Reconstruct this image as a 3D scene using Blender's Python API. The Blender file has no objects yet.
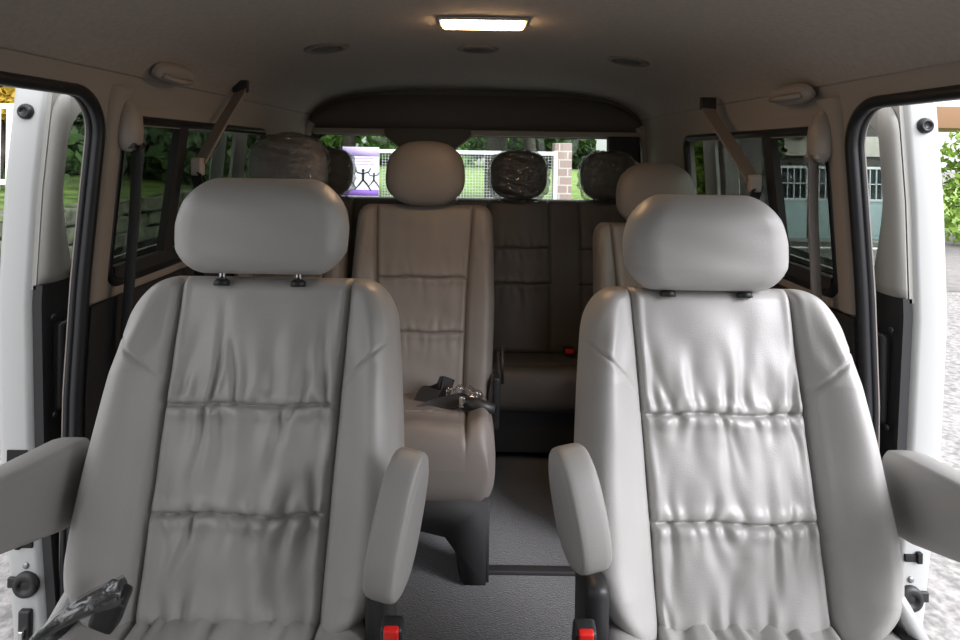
import bpy, bmesh, math, random
import numpy as np
from mathutils import Vector, Matrix

S = bpy.context.scene
COL = S.collection
FPX, CX, HY = 600.0, 475.0, 150.0        # focal length in pixels, principal column, horizon row
FLOOR = -1.17                            # van floor below the eye
GROUND = -1.75                           # street below the eye

# ------------------------------------------------------------------ camera, world, exposure
cam_d = bpy.data.cameras.new('camera')
cam = bpy.data.objects.new('camera', cam_d)
COL.objects.link(cam)
cam.location = (0, 0, 0)
cam.rotation_euler = (Matrix.Rotation(math.radians(90), 3, 'X') @ Matrix.Rotation(math.radians(0.9), 3, 'Z')).to_euler()
cam_d.sensor_width = 36.0
cam_d.lens = 36.0 * FPX / 960.0
cam_d.shift_x = (480 - CX) / 960.0
cam_d.shift_y = -(320 - HY) / 960.0
cam_d.clip_start = 0.02
cam_d.clip_end = 400
S.camera = cam

w = bpy.data.worlds.new('world'); S.world = w
w.use_nodes = True
nt = w.node_tree; nt.nodes.clear()
wo = nt.nodes.new('ShaderNodeOutputWorld'); bg = nt.nodes.new('ShaderNodeBackground')
tc = nt.nodes.new('ShaderNodeTexCoord'); sep = nt.nodes.new('ShaderNodeSeparateXYZ')
nrm = nt.nodes.new('ShaderNodeVectorMath'); nrm.operation = 'DOT_PRODUCT'
nrm.inputs[1].default_value = (0.86, -0.34, 0.38)      # the brighter side of the overcast sky
rm = nt.nodes.new('ShaderNodeMapRange')
rm.inputs['From Min'].default_value = -0.5; rm.inputs['From Max'].default_value = 1.0
rm.inputs['To Min'].default_value = 0.72; rm.inputs['To Max'].default_value = 1.9
cr = nt.nodes.new('ShaderNodeValToRGB')
cr.color_ramp.elements[0].position = 0.45; cr.color_ramp.elements[0].color = (0.35, 0.36, 0.33, 1)
cr.color_ramp.elements[1].position = 0.62; cr.color_ramp.elements[1].color = (0.95, 0.955, 1.0, 1)
mr = nt.nodes.new('ShaderNodeMapRange')
mr.inputs['From Min'].default_value = -1; mr.inputs['From Max'].default_value = 1
L = nt.links.new
L(tc.outputs['Generated'], nrm.inputs[0]); L(nrm.outputs['Value'], rm.inputs['Value'])
L(tc.outputs['Generated'], sep.inputs[0]); L(sep.outputs['Z'], mr.inputs['Value'])
L(mr.outputs[0], cr.inputs[0]); L(cr.outputs[0], bg.inputs['Color'])
L(rm.outputs[0], bg.inputs['Strength']); L(bg.outputs[0], wo.inputs[0])

def sun(name, direction, energy, angle, color):
    d = bpy.data.lights.new(name, 'SUN'); d.energy = energy; d.angle = math.radians(angle); d.color = color
    o = bpy.data.objects.new(name, d); COL.objects.link(o)
    o.rotation_euler = Vector(direction).to_track_quat('-Z', 'Y').to_euler()
    o.location = (3, -3, 6)
    return o
sun('sun', (-0.70, 0.55, -0.50), 1.8, 25, (0.95, 0.94, 1.0))

vs = S.view_settings
S.display_settings.display_device = 'sRGB'
vs.view_transform = 'Standard'; vs.look = 'None'; vs.gamma = 1.0; vs.use_curve_mapping = False
vs.exposure = 1.06
S.cycles.use_denoising = True
S.cycles.max_bounces = 10
S.cycles.transparent_max_bounces = 24
S.cycles.sample_clamp_indirect = 6.0

# ------------------------------------------------------------------ materials
def mat(name, col, rough=0.6, metal=0.0, bump=0.0, bscale=200.0, btype='noise', var=0.0, vscale=5.0,
        spec=0.5, coat=0.0, emit=None, estr=0.0, sheen=0.0):
    m = bpy.data.materials.new(name); m.use_nodes = True
    n = m.node_tree; b = n.nodes['Principled BSDF']; lk = n.links.new
    b.inputs['Base Color'].default_value = (*col, 1); b.inputs['Roughness'].default_value = rough
    b.inputs['Metallic'].default_value = metal; b.inputs['Specular IOR Level'].default_value = spec
    b.inputs['Coat Weight'].default_value = coat; b.inputs['Coat Roughness'].default_value = 0.35 if spec > 0.6 else 0.05; b.inputs['Sheen Weight'].default_value = sheen
    t = n.nodes.new('ShaderNodeTexCoord')
    if var > 0:
        nz = n.nodes.new('ShaderNodeTexNoise'); nz.inputs['Scale'].default_value = vscale; nz.inputs['Detail'].default_value = 6
        r = n.nodes.new('ShaderNodeValToRGB')
        r.color_ramp.elements[0].position = 0.35; r.color_ramp.elements[1].position = 0.68
        r.color_ramp.elements[0].color = (*[c * (1 - var) for c in col], 1)
        r.color_ramp.elements[1].color = (*[min(1, c * (1 + var)) for c in col], 1)
        lk(t.outputs['Object'], nz.inputs['Vector']); lk(nz.outputs['Fac'], r.inputs[0]); lk(r.outputs[0], b.inputs['Base Color'])
    if bump > 0:
        if btype == 'voronoi':
            nz = n.nodes.new('ShaderNodeTexVoronoi'); out = 'Distance'
        else:
            nz = n.nodes.new('ShaderNodeTexNoise'); nz.inputs['Detail'].default_value = 4; out = 'Fac'
        nz.inputs['Scale'].default_value = bscale
        bp = n.nodes.new('ShaderNodeBump'); bp.inputs['Strength'].default_value = bump; bp.inputs['Distance'].default_value = 0.002
        lk(t.outputs['Object'], nz.inputs['Vector']); lk(nz.outputs[out], bp.inputs['Height']); lk(bp.outputs[0], b.inputs['Normal'])
    if emit:
        b.inputs['Emission Color'].default_value = (*emit, 1); b.inputs['Emission Strength'].default_value = estr
    return m

def glassmat(name, tint, gloss=0.08, rough=0.02):
    m = bpy.data.materials.new(name); m.use_nodes = True; n = m.node_tree; n.nodes.clear()
    o = n.nodes.new('ShaderNodeOutputMaterial'); mx = n.nodes.new('ShaderNodeMixShader')
    tr = n.nodes.new('ShaderNodeBsdfTransparent'); gl = n.nodes.new('ShaderNodeBsdfGlossy')
    tr.inputs[0].default_value = (*tint, 1); gl.inputs['Roughness'].default_value = rough
    fr = n.nodes.new('ShaderNodeFresnel'); fr.inputs[0].default_value = 1.4
    n.links.new(fr.outputs[0], mx.inputs[0]) if gloss is None else setattr(mx.inputs[0], 'default_value', gloss)
    n.links.new(tr.outputs[0], mx.inputs[1]); n.links.new(gl.outputs[0], mx.inputs[2]); n.links.new(mx.outputs[0], o.inputs[0])
    return m

def plasticfilm(name, gm=0.50, ga=0.09, bs=1.0):
    m = bpy.data.materials.new(name); m.use_nodes = True; n = m.node_tree; n.nodes.clear(); lk = n.links.new
    o = n.nodes.new('ShaderNodeOutputMaterial'); mx = n.nodes.new('ShaderNodeMixShader'); m2 = n.nodes.new('ShaderNodeMixShader')
    tr = n.nodes.new('ShaderNodeBsdfTransparent'); gl = n.nodes.new('ShaderNodeBsdfGlossy'); df = n.nodes.new('ShaderNodeBsdfDiffuse')
    tr.inputs[0].default_value = (.9, .9, .9, 1); gl.inputs['Roughness'].default_value = 0.07; df.inputs[0].default_value = (.8, .8, .8, 1)
    lw = n.nodes.new('ShaderNodeLayerWeight'); lw.inputs[0].default_value = 0.45
    t = n.nodes.new('ShaderNodeTexCoord'); nz = n.nodes.new('ShaderNodeTexNoise'); nz.inputs['Scale'].default_value = 28
    nz.inputs['Detail'].default_value = 3; nz.inputs['Distortion'].default_value = 1.2
    bp = n.nodes.new('ShaderNodeBump'); bp.inputs['Strength'].default_value = bs; bp.inputs['Distance'].default_value = 0.02
    lk(t.outputs['Object'], nz.inputs['Vector']); lk(nz.outputs['Fac'], bp.inputs['Height']); lk(bp.outputs[0], gl.inputs['Normal'])
    ad = n.nodes.new('ShaderNodeMath'); ad.operation = 'MULTIPLY_ADD'; ad.inputs[1].default_value = gm; ad.inputs[2].default_value = ga
    lk(lw.outputs['Fresnel'], ad.inputs[0]); lk(ad.outputs[0], mx.inputs[0])
    lk(tr.outputs[0], mx.inputs[1]); lk(gl.outputs[0], mx.inputs[2])
    m2.inputs[0].default_value = 0.015; lk(mx.outputs[0], m2.inputs[1]); lk(df.outputs[0], m2.inputs[2]); lk(m2.outputs[0], o.inputs[0])
    return m

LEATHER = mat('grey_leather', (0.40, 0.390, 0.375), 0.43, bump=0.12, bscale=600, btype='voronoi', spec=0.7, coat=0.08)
LEATHER2 = mat('grey_leather_dim_lamplit', (0.215, 0.192, 0.175), 0.45, bump=0.12, bscale=600, btype='voronoi', spec=0.45)  # same grey leather; dim cabin and warm lamp tone put into the colour
LEATHER3 = mat('grey_leather_shaded', (0.10, 0.093, 0.088), 0.45, bump=0.12, bscale=600, btype='voronoi', spec=0.4)  # same grey leather again, darkened in colour for the shaded rear
ARMLEATHER = mat('armrest_vinyl', (0.33, 0.32, 0.305), 0.5, bump=0.08, bscale=600, btype='voronoi')
LINER = mat('headliner_fabric', (0.36, 0.325, 0.290), 0.95, bump=0.5, bscale=260, var=0.06, vscale=90, spec=0.1)
WALLM = mat('wall_trim_plastic', (0.32, 0.287, 0.255), 0.75, bump=0.2, bscale=500, spec=0.25)
DARKTRIM = mat('dark_tailgate_trim', (0.11, 0.105, 0.095), 0.8, bump=0.2, bscale=300, spec=0.2)
PALETRIM = mat('pale_trim', (0.33, 0.31, 0.28), 0.7, spec=0.3)
CARPET = mat('grey_carpet', (0.027, 0.027, 0.030), 1.0, bump=1.0, bscale=260, var=0.5, vscale=150, spec=0.05, sheen=0.3)
BLACK = mat('black_plastic', (0.02, 0.02, 0.021), 0.45)
BLACKM = mat('black_matt_plastic', (0.025, 0.025, 0.026), 0.7, bump=0.2, bscale=300)
RUBBER = mat('black_rubber', (0.012, 0.013, 0.015), 0.38, spec=0.5)
WEBB = mat('black_belt_webbing', (0.022, 0.021, 0.021), 0.7, bump=0.5, bscale=700)
WEBLIT = mat('lit_belt_webbing', (0.16, 0.14, 0.125), 0.75, bump=0.5, bscale=700)  # belt webbing in its lit tone, the light put into the colour
CHROME = mat('chrome', (0.75, 0.75, 0.75), 0.15, 1.0)
RED = mat('red_button_plastic', (0.75, 0.02, 0.015), 0.4)
PAINT = mat('white_paint', (0.48, 0.49, 0.48), 0.28, coat=0.5)
DOORTRIM = mat('door_trim_grey', (0.36, 0.355, 0.33), 0.65, spec=0.3)
LAMP = mat('lamp_lens', (1, .9, .75), 0.4, emit=(1.0, 0.62, 0.32), estr=19.0)
TINT = glassmat('privacy_glass', (0.50, 0.51, 0.49), 0.02)
CLEARG = glassmat('clear_glass', (0.86, 0.90, 0.87), 0.04)
DTINT = glassmat('door_glass', (0.74, 0.78, 0.75), 0.03)
FILM = plasticfilm('clear_plastic_film')
FILMB = plasticfilm('smooth_plastic_film', 0.15, 0.02, 0.4)
RIM = mat('vent_ring', (0.14, 0.125, 0.11), 0.6)
HOLE = mat('dark_recess', (0.01, 0.01, 0.01), 0.8)

# ------------------------------------------------------------------ helpers
def P(px, py, Y):
    return Vector(((px - CX) * Y / FPX, Y, (HY - py) * Y / FPX))

def link(name, me, m=None, parent=None, smooth=True, kind=None):
    o = bpy.data.objects.new(name, me); COL.objects.link(o)
    if m:
        me.materials.append(m)
    if smooth:
        me.polygons.foreach_set('use_smooth', [True] * len(me.polygons))
    if parent is not None:
        o.parent = parent
    if kind:
        o['kind'] = kind
    return o

def thing(name, label, cat, loc=(0, 0, 0), group=None, rz=0):
    o = bpy.data.objects.new(name, None); COL.objects.link(o)
    o.location = loc; o.rotation_euler = (0, 0, rz); o.empty_display_size = 0.05
    o['label'] = label; o['category'] = cat
    if group:
        o['group'] = group
    return o

def tag(o, label, cat, group=None, kind=None):
    o['label'] = label; o['category'] = cat
    if group: o['group'] = group
    if kind: o['kind'] = kind
    return o

def from_bm(name, bm, m, parent=None, smooth=True, kind=None):
    bmesh.ops.recalc_face_normals(bm, faces=bm.faces)
    me = bpy.data.meshes.new(name); bm.to_mesh(me); bm.free()
    return link(name, me, m, parent, smooth, kind)

def pyd(name, vs_, fs_, m, parent=None, smooth=True, kind=None, fix=False):
    me = bpy.data.meshes.new(name); me.from_pydata([tuple(map(float, v)) for v in vs_], [], fs_)
    if fix:
        bm = bmesh.new(); bm.from_mesh(me); bmesh.ops.remove_doubles(bm, verts=bm.verts, dist=1e-6)
        bmesh.ops.recalc_face_normals(bm, faces=bm.faces); bm.to_mesh(me); bm.free()
    return link(name, me, m, parent, smooth, kind)

def add_box(bm, c, s, bevel=0.0, rot=None, seg=3):
    r = bmesh.ops.create_cube(bm, size=1.0)
    vs_ = r['verts']
    bmesh.ops.scale(bm, verts=vs_, vec=s)
    if bevel > 0:
        es = list({e for v in vs_ for e in v.link_edges})
        q = bmesh.ops.bevel(bm, geom=es, offset=bevel, segments=seg, affect='EDGES', profile=0.6)
        vs_ = list({v for f in q['faces'] for v in f.verts} | {v for v in vs_ if v.is_valid})
    if rot is not None:
        bmesh.ops.transform(bm, matrix=rot.to_4x4(), verts=vs_)
    bmesh.ops.translate(bm, verts=vs_, vec=c)

def box(name, c, s, m, parent=None, bevel=0.003, rot=None, seg=3, kind=None):
    bm = bmesh.new(); add_box(bm, c, s, bevel, rot, seg)
    return from_bm(name, bm, m, parent, True, kind)

def tube_geo(pts, r, n=10, closed=False, flat=None):
    """tube along points; flat=(a,b): elliptical section, a along the 'side', b along the 'up' direction"""
    pts = [Vector(p) for p in pts]; k = len(pts); vs_ = []; fs = []
    up = None
    for i, p in enumerate(pts):
        if closed:
            t = (pts[(i + 1) % k] - pts[i - 1]).normalized()
        else:
            t = (pts[min(i + 1, k - 1)] - pts[max(i - 1, 0)]).normalized()
        if up is None:
            up = Vector((0, 0, 1)) if abs(t.z) < 0.9 else Vector((0, 1, 0))
        side = t.cross(up).normalized(); up = side.cross(t).normalized()
        rr = r[i] if hasattr(r, '__len__') else r
        for j in range(n):
            a = 2 * math.pi * j / n
            vs_.append(p + side * (math.cos(a) * rr) + up * (math.sin(a) * rr))
    m_ = k if closed else k - 1
    for i in range(m_):
        for j in range(n):
            a = i * n + j; b = i * n + (j + 1) % n; i2 = ((i + 1) % k) * n
            fs.append((a, b, i2 + (j + 1) % n, i2 + j))
    if not closed:
        fs.append(tuple(range(n))[::-1]); fs.append(tuple((k - 1) * n + j for j in range(n)))
    return vs_, fs

def tube(name, pts, r, m, parent=None, n=10, closed=False, kind=None):
    v, f = tube_geo(pts, r, n, closed)
    return pyd(name, v, f, m, parent, True, kind)

def ribbon(name, pts, width, side, m, parent=None, th=0.0025, kind=None):
    """a strap: flat band with thickness; side = direction across the band (one vector or one per point)"""
    pts = [Vector(p) for p in pts]; vs_ = []; fs = []
    for i, p in enumerate(pts):
        t = (pts[min(i + 1, len(pts) - 1)] - pts[max(i - 1, 0)]).normalized()
        s = Vector(side[i] if isinstance(side, list) else side)
        s = (s - t * s.dot(t)).normalized(); nn = t.cross(s).normalized()
        for a, b in ((-1, -1), (1, -1), (1, 1), (-1, 1)):
            vs_.append(p + s * (a * width / 2) + nn * (b * th / 2))
    for i in range(len(pts) - 1):
        for j in range(4):
            fs.append((i * 4 + j, i * 4 + (j + 1) % 4, i * 4 + 4 + (j + 1) % 4, i * 4 + 4 + j))
    fs.append((3, 2, 1, 0)); k = (len(pts) - 1) * 4; fs.append((k, k + 1, k + 2, k + 3))
    return pyd(name, vs_, fs, m, parent, False, kind)

def smooth_path(ctrl, n=8):
    c = [Vector(p) for p in ctrl]; out = []
    for i in range(len(c) - 1):
        p0, p1, p2, p3 = c[max(i - 1, 0)], c[i], c[i + 1], c[min(i + 2, len(c) - 1)]
        for k in range(n):
            t = k / n
            out.append(0.5 * ((2 * p1) + (p2 - p0) * t + (2 * p0 - 5 * p1 + 4 * p2 - p3) * t * t + (3 * p1 - p0 - 3 * p2 + p3) * t ** 3))
    out.append(c[-1]); return out

def lathe(name, prof, m, parent=None, loc=(0, 0, 0), rot=None, n=32, kind=None, sx=1.0):
    """prof: (radius, height) pairs around +Z"""
    bm = bmesh.new(); rings = []
    for r, h in prof:
        rings.append([bm.verts.new((r * math.cos(2 * math.pi * j / n) * sx, r * math.sin(2 * math.pi * j / n), h)) for j in range(n)])
    for a, b in zip(rings, rings[1:]):
        for j in range(n):
            bm.faces.new((a[j], a[(j + 1) % n], b[(j + 1) % n], b[j]))
    bm.faces.new(rings[0][::-1]); bm.faces.new(rings[-1])
    if rot is not None:
        bmesh.ops.transform(bm, matrix=rot.to_4x4(), verts=bm.verts)
    bmesh.ops.translate(bm, verts=bm.verts, vec=loc)
    return from_bm(name, bm, m, parent, True, kind)

def rr_path(y0, y1, z0, z1, r, n=8):
    """rounded rectangle, counter-clockwise (y,z)"""
    out = []
    for cy, cz, a0 in ((y1 - r, z0 + r, -90), (y1 - r, z1 - r, 0), (y0 + r, z1 - r, 90), (y0 + r, z0 + r, 180)):
        for k in range(n + 1):
            a = math.radians(a0 + 90 * k / n); out.append((cy + r * math.cos(a), cz + r * math.sin(a)))
    return out

# hole span of a rounded rectangle at height z
def span(h, z):
    y0, y1, z0, z1, r = h
    if z < z0 or z > z1: return None
    d = 0.0
    if z > z1 - r: d = r - math.sqrt(max(0, r * r - (z - (z1 - r)) ** 2))
    elif z < z0 + r: d = r - math.sqrt(max(0, r * r - ((z0 + r) - z) ** 2))
    return (y0 + d, y1 - d)

def pierced(name, u0f, u1f, z0, z1, holes, mapf, m, step=0.012, ucuts=0.12, parent=None, kind=None, thick=0.0, sol_off=1.0):
    """sheet spanned by u (between u0f(z), u1f(z)) and z with rounded holes, mapped by mapf(u,z)"""
    zs = set(np.arange(z0, z1, step).tolist()) | {z1}
    for h in holes:
        for zz in (h[2], h[3]):
            if z0 < zz < z1: zs.add(zz)
        for base, sg in ((h[2], 1), (h[3], -1)):
            for k in range(7):
                zz = base + sg * h[4] * (1 - math.cos(math.pi / 2 * k / 6))
                if z0 < zz < z1: zs.add(zz)
    zs = sorted(zs); vs_ = []; fs = []
    e = 1e-6
    for za, zb in zip(zs, zs[1:]):
        if zb - za < 1e-5: continue
        rows = []
        for z in (za + e, zb - e):
            cuts = [u0f(z)]
            for h in sorted(holes):
                s = span(h, z)
                if s: cuts += [s[0], s[1]]
            cuts.append(u1f(z)); rows.append(cuts)
        if len(rows[0]) != len(rows[1]): continue
        for k in range(0, len(rows[0]), 2):
            a0, a1, b0, b1 = rows[0][k], rows[0][k + 1], rows[1][k], rows[1][k + 1]
            if a1 - a0 < 1e-5 and b1 - b0 < 1e-5: continue
            n = max(1, int(math.ceil(max(a1 - a0, b1 - b0) / ucuts)))
            for d in ((0.0, thick) if thick else (0.0,)):
                base = len(vs_)
                for i in range(n + 1):
                    t = i / n
                    vs_.append(mapf(a0 + (a1 - a0) * t, za, d)); vs_.append(mapf(b0 + (b1 - b0) * t, zb, d))
                for i in range(n):
                    fs.append((base + 2 * i, base + 2 * i + 2, base + 2 * i + 3, base + 2 * i + 1))
            if thick:
                for p_, q_ in ((a0, b0), (a1, b1)):
                    base = len(vs_)
                    vs_ += [mapf(p_, za, 0.0), mapf(q_, zb, 0.0), mapf(q_, zb, thick), mapf(p_, za, thick)]
                    fs.append((base, base + 1, base + 2, base + 3))
    if thick:
        for h in holes:
            for zz in (h[2], h[3]):
                if z0 < zz < z1:
                    base = len(vs_); a, b = h[0] + h[4], h[1] - h[4]
                    vs_ += [mapf(a, zz, 0.0), mapf(b, zz, 0.0), mapf(b, zz, thick), mapf(a, zz, thick)]
                    fs.append((base, base + 1, base + 2, base + 3))
    o = pyd(name, vs_, fs, m, parent, False, kind)
    return o

# ------------------------------------------------------------------ van body
WZ = [-1.30, -1.17, -0.9, -0.55, -0.3, -0.1, 0.1, 0.16]
WX = [0.868, 0.868, 0.870, 0.868, 0.855, 0.838, 0.820, 0.806]
def wx(z): return float(np.interp(z, WZ, WX))
YF, YR = -1.15, 2.98
OPEN = (0.10, 1.325, -1.6, 0.112, 0.10)
SIDEWIN = (1.405, 2.36, -0.33, 0.060, 0.045)
FRONTWIN = (-1.0, -0.12, -0.36, 0.09, 0.05)

for sgn, nm in ((-1, 'wall_left'), (1, 'wall_right')):
    pierced(nm, lambda z: YF, lambda z: YR, -1.19, 0.167, [FRONTWIN, OPEN, SIDEWIN],
            (lambda s: (lambda u, z, d: (s * (wx(z) + d), u, z)))(sgn), WALLM, kind='structure', thick=0.035)

# headliner
CXP = [0.0, 0.2, 0.38, 0.52, 0.62, 0.70, 0.755, 0.790, 0.806]
CZP = [0.338, 0.334, 0.322, 0.302, 0.278, 0.248, 0.214, 0.182, 0.160]
def cz(x, Y):
    z = float(np.interp(abs(x), CXP, CZP))
    k = max(0.0, (Y - 2.1) / 0.9); drop = 0.045 * k * k * (3 - 2 * k) if k < 1 else 0.045
    return z - drop * (1 - (abs(x) / 0.806) ** 2)
xs = np.linspace(-1, 1, 61); xs = 0.806 * np.sign(xs) * (1 - (1 - abs(xs)) ** 1.6)
ys = np.linspace(YF, YR, 60)
v = [(x, y, cz(x, y)) for y in ys for x in xs]
f = [(j * 61 + i, (j + 1) * 61 + i, (j + 1) * 61 + i + 1, j * 61 + i + 1) for j in range(59) for i in range(60)]
ceil = pyd('ceiling', v, f, LINER, kind='structure')
md = ceil.modifiers.new('solid', 'SOLIDIFY'); md.thickness = 0.03; md.offset = 1 if ceil.data.polygons[1000].normal.z > 0 else -1

# floor, carpet sill strip
v = []; f = []
box('floor', (0, (YF + YR) / 2, FLOOR - 0.03), (1.77, YR - YF, 0.06), CARPET, kind='structure', bevel=0.0)
box('trim_1', (0.45, 1.665, FLOOR + 0.006), (0.84, 0.028, 0.012), BLACKM, kind='structure', bevel=0.004)
for sgn, k in ((-1, 2), (1, 3)):
    box('trim_%d' % k, (sgn * 0.862, 0.71, FLOOR + 0.008), (0.05, 1.2, 0.016), BLACKM, kind='structure', bevel=0.004)
# front bulkhead under the windscreen
box('wall_front', (0, YF - 0.02, -0.76), (1.7, 0.05, 0.85), BLACKM, kind='structure', bevel=0.0)

SCREEN = glassmat('front_dimming_glass', (0.18, 0.19, 0.185), 0.05)  # unseen front panes, added and darkened to hold back light from the front
pyd('window_4', [(-0.82, YF, -0.34), (0.82, YF, -0.34), (0.72, YF, 0.25), (-0.72, YF, 0.25)], [(0, 1, 2, 3)], SCREEN, kind='structure', smooth=False)
for sgn, k in ((-1, 5), (1, 6)):
    pyd('window_%d' % k, [(sgn * 0.875, -1.02, -0.38), (sgn * 0.875, -0.10, -0.38), (sgn * 0.84, -0.10, 0.10), (sgn * 0.84, -1.02, 0.10)], [(0, 1, 2, 3)], SCREEN, kind='structure', smooth=False)
# back wall with rear window
REARWIN = (-0.785, 0.805, -0.42, 0.070, 0.07)
def rx(z):
    if z <= 0.16: return wx(z)
    return float(np.interp(-z, [-p for p in CZP], CXP)) if z < 0.30 else 0.30
def rtop(z):
    zz = np.array([cz(x, YR) for x in CXP])
    if z <= 0.16: return wx(z)
    return float(np.interp(-z, -zz, CXP))
ztop = cz(0, YR)
pierced('wall_back', lambda z: -rtop(z), lambda z: rtop(z), -1.19, ztop, [REARWIN], lambda u, z, d: (u, YR - 0.04 + d, z), DARKTRIM,
        kind='structure', thick=0.04)
# raised arch pad of the tailgate trim (inside the arch), its dark seam and pale lip
ap = []
for k in range(41):
    t = k / 40; x = -0.83 + 1.66 * t
    ap.append((x, 0))
def archz(x):
    a = abs(x) / 0.845
    return 0.276 * (1 - max(0, a) ** 5.5) ** (1 / 2.2) if a < 1 else 0
pts = [(x, 2.952, archz(x) * 0.9 + 0.028) for x in np.concatenate([[-0.842], -0.84 + 0.10 * (np.linspace(0, 1, 14) ** 2), np.linspace(-0.7, 0.7, 30), 0.84 - 0.10 * (np.linspace(1, 0, 14) ** 2), [0.842]])]
tube('trim_4', pts, 0.009, RUBBER, n=8, kind='structure')
vs_ = []; fs_ = []
N = 60
for i in range(N + 1):
    x = -0.80 + 1.6 * i / N
    zt = archz(x) * 0.9 + 0.018; zb = 0.098
    for q in range(7):
        t = q / 6; z = zb + (max(zt, zb + 0.004) - zb) * t
        vs_.append((x, 2.94 - 0.035 * math.sin(math.pi * t) ** 0.5, z))
for i in range(N):
    for q in range(6):
        a = i * 7 + q; fs_.append((a, a + 7, a + 8, a + 1))
pyd('trim_5', vs_, fs_, DARKTRIM, kind='structure')
for (x0, x1, k) in ((-0.79, -0.44, 6), (-0.03, 0.80, 7)):
    bm = bmesh.new()
    add_box(bm, ((x0 + x1) / 2, 2.93, 0.082), (x1 - x0, 0.05, 0.030), 0.008)
    from_bm('trim_%d' % k, bm, PALETRIM, kind='structure')
# hanging lamp housing in the middle of the rear window top edge
bm = bmesh.new()
prof = [(-0.44, 0.10), (-0.44, 0.068), (-0.335, -0.01), (-0.115, -0.01), (-0.02, 0.068), (-0.02, 0.10)]
fr = [bm.verts.new((x, 2.895, z)) for x, z in prof]; bk = [bm.verts.new((x, 2.95, z)) for x, z in prof]
bm.faces.new(fr); bm.faces.new(bk[::-1])
for i in range(6): bm.faces.new((fr[i], fr[(i + 1) % 6], bk[(i + 1) % 6], bk[i]))
bmesh.ops.bevel(bm, geom=list(bm.edges), offset=0.006, segments=2, affect='EDGES')
o = from_bm('brake_lamp_housing', bm, DARKTRIM, smooth=False)
tag(o, 'dark trapezoid housing hanging at the top of the rear window', 'lamp housing')
v, f = tube_geo([(x, 2.905, z) for x, z in ((-0.445, 0.07), (-0.34, -0.012), (-0.11, -0.012), (-0.015, 0.07))], 0.005, 6)
pyd('housing_lip', v, f, PALETRIM, o)
# corner box at the right end and the pale post piece
tag(box('corner_cover', (0.715, 2.90, -0.005), (0.15, 0.06, 0.16), BLACKM, bevel=0.012), 'black box cover in the right top corner of the rear window', 'cover')
for sgn, k in ((-1, 8), (1, 9)):
    tube('trim_%d' % k, smooth_path([(sgn * 0.80, 2.92, 0.125), (sgn * 0.825, 2.92, 0.06), (sgn * 0.835, 2.92, -0.05), (sgn * 0.845, 2.92, -0.45)], 6), 0.026, PALETRIM, n=10, kind='structure')
gl = pyd('window_1', [(-0.80, YR + 0.0, -0.44), (0.82, YR, -0.44), (0.82, YR, 0.09), (-0.80, YR, 0.09)], [(0, 1, 2, 3)], CLEARG, kind='structure', smooth=False)
md = gl.modifiers.new('solid', 'SOLIDIFY'); md.thickness = 0.004
tube('window_frame', [(u, YR - 0.035, z) for u, z in rr_path(*REARWIN)], 0.008, RUBBER, gl, n=8, closed=True)

# side windows: frame, dividing bar, tinted pane
for sgn, k in ((-1, 2), (1, 3)):
    y0, y1, z0, z1, r = SIDEWIN
    zz = np.linspace(z0 - 0.01, z1 + 0.01, 12)
    v = []; f = []
    for z in zz:
        for y in (y0 - 0.01, y1 + 0.01): v.append((sgn * (wx(z) + 0.02), y, z))
    for i in range(11): f.append((2 * i, 2 * i + 1, 2 * i + 3, 2 * i + 2))
    g = pyd('window_%d' % k, v, f, TINT, kind='structure')
    md = g.modifiers.new('solid', 'SOLIDIFY'); md.thickness = 0.004
    rp = rr_path(y0, y1, z0, z1, r)
    tube('window_frame', [(sgn * (wx(z) + 0.004), u, z) for u, z in rp], 0.013, RUBBER, g, n=8, closed=True)
    # sliding sash bar, leaning a little
    bar = [(sgn * (wx(z) + 0.008), 1.70 - 0.10 * (z - z1) / (z0 - z1) * 0.3, z) for z in np.linspace(z0, z1, 8)]
    ribbon('sash_bar', bar, 0.05, (0, 1, 0), BLACKM, g, th=0.02)
    rail = [(sgn * (wx(z0 + 0.03) + 0.006), y, z0 + 0.022) for y in np.linspace(y0 + .02, y1 - .02, 6)]
    ribbon('sash_rail', rail, 0.035, (0, 0, 1), BLACKM, g, th=0.02)
    rail = [(sgn * (wx(z1) + 0.006), y, z1 - 0.008) for y in np.linspace(y0 + .02, y1 - .02, 6)]
    ribbon('sash_rail', rail, 0.012, (0, 0, 1), PALETRIM, g, th=0.01)
    # dark lower lining panel below the window
    pierced('trim_%d' % (8 + k), lambda z: 1.336, lambda z: 2.90, -1.165, -0.362, [], lambda u, z, q_, s=sgn: (s * (wx(z) - 0.012 + q_), u, z), BLACKM, thick=0.010, kind='structure')

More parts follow.
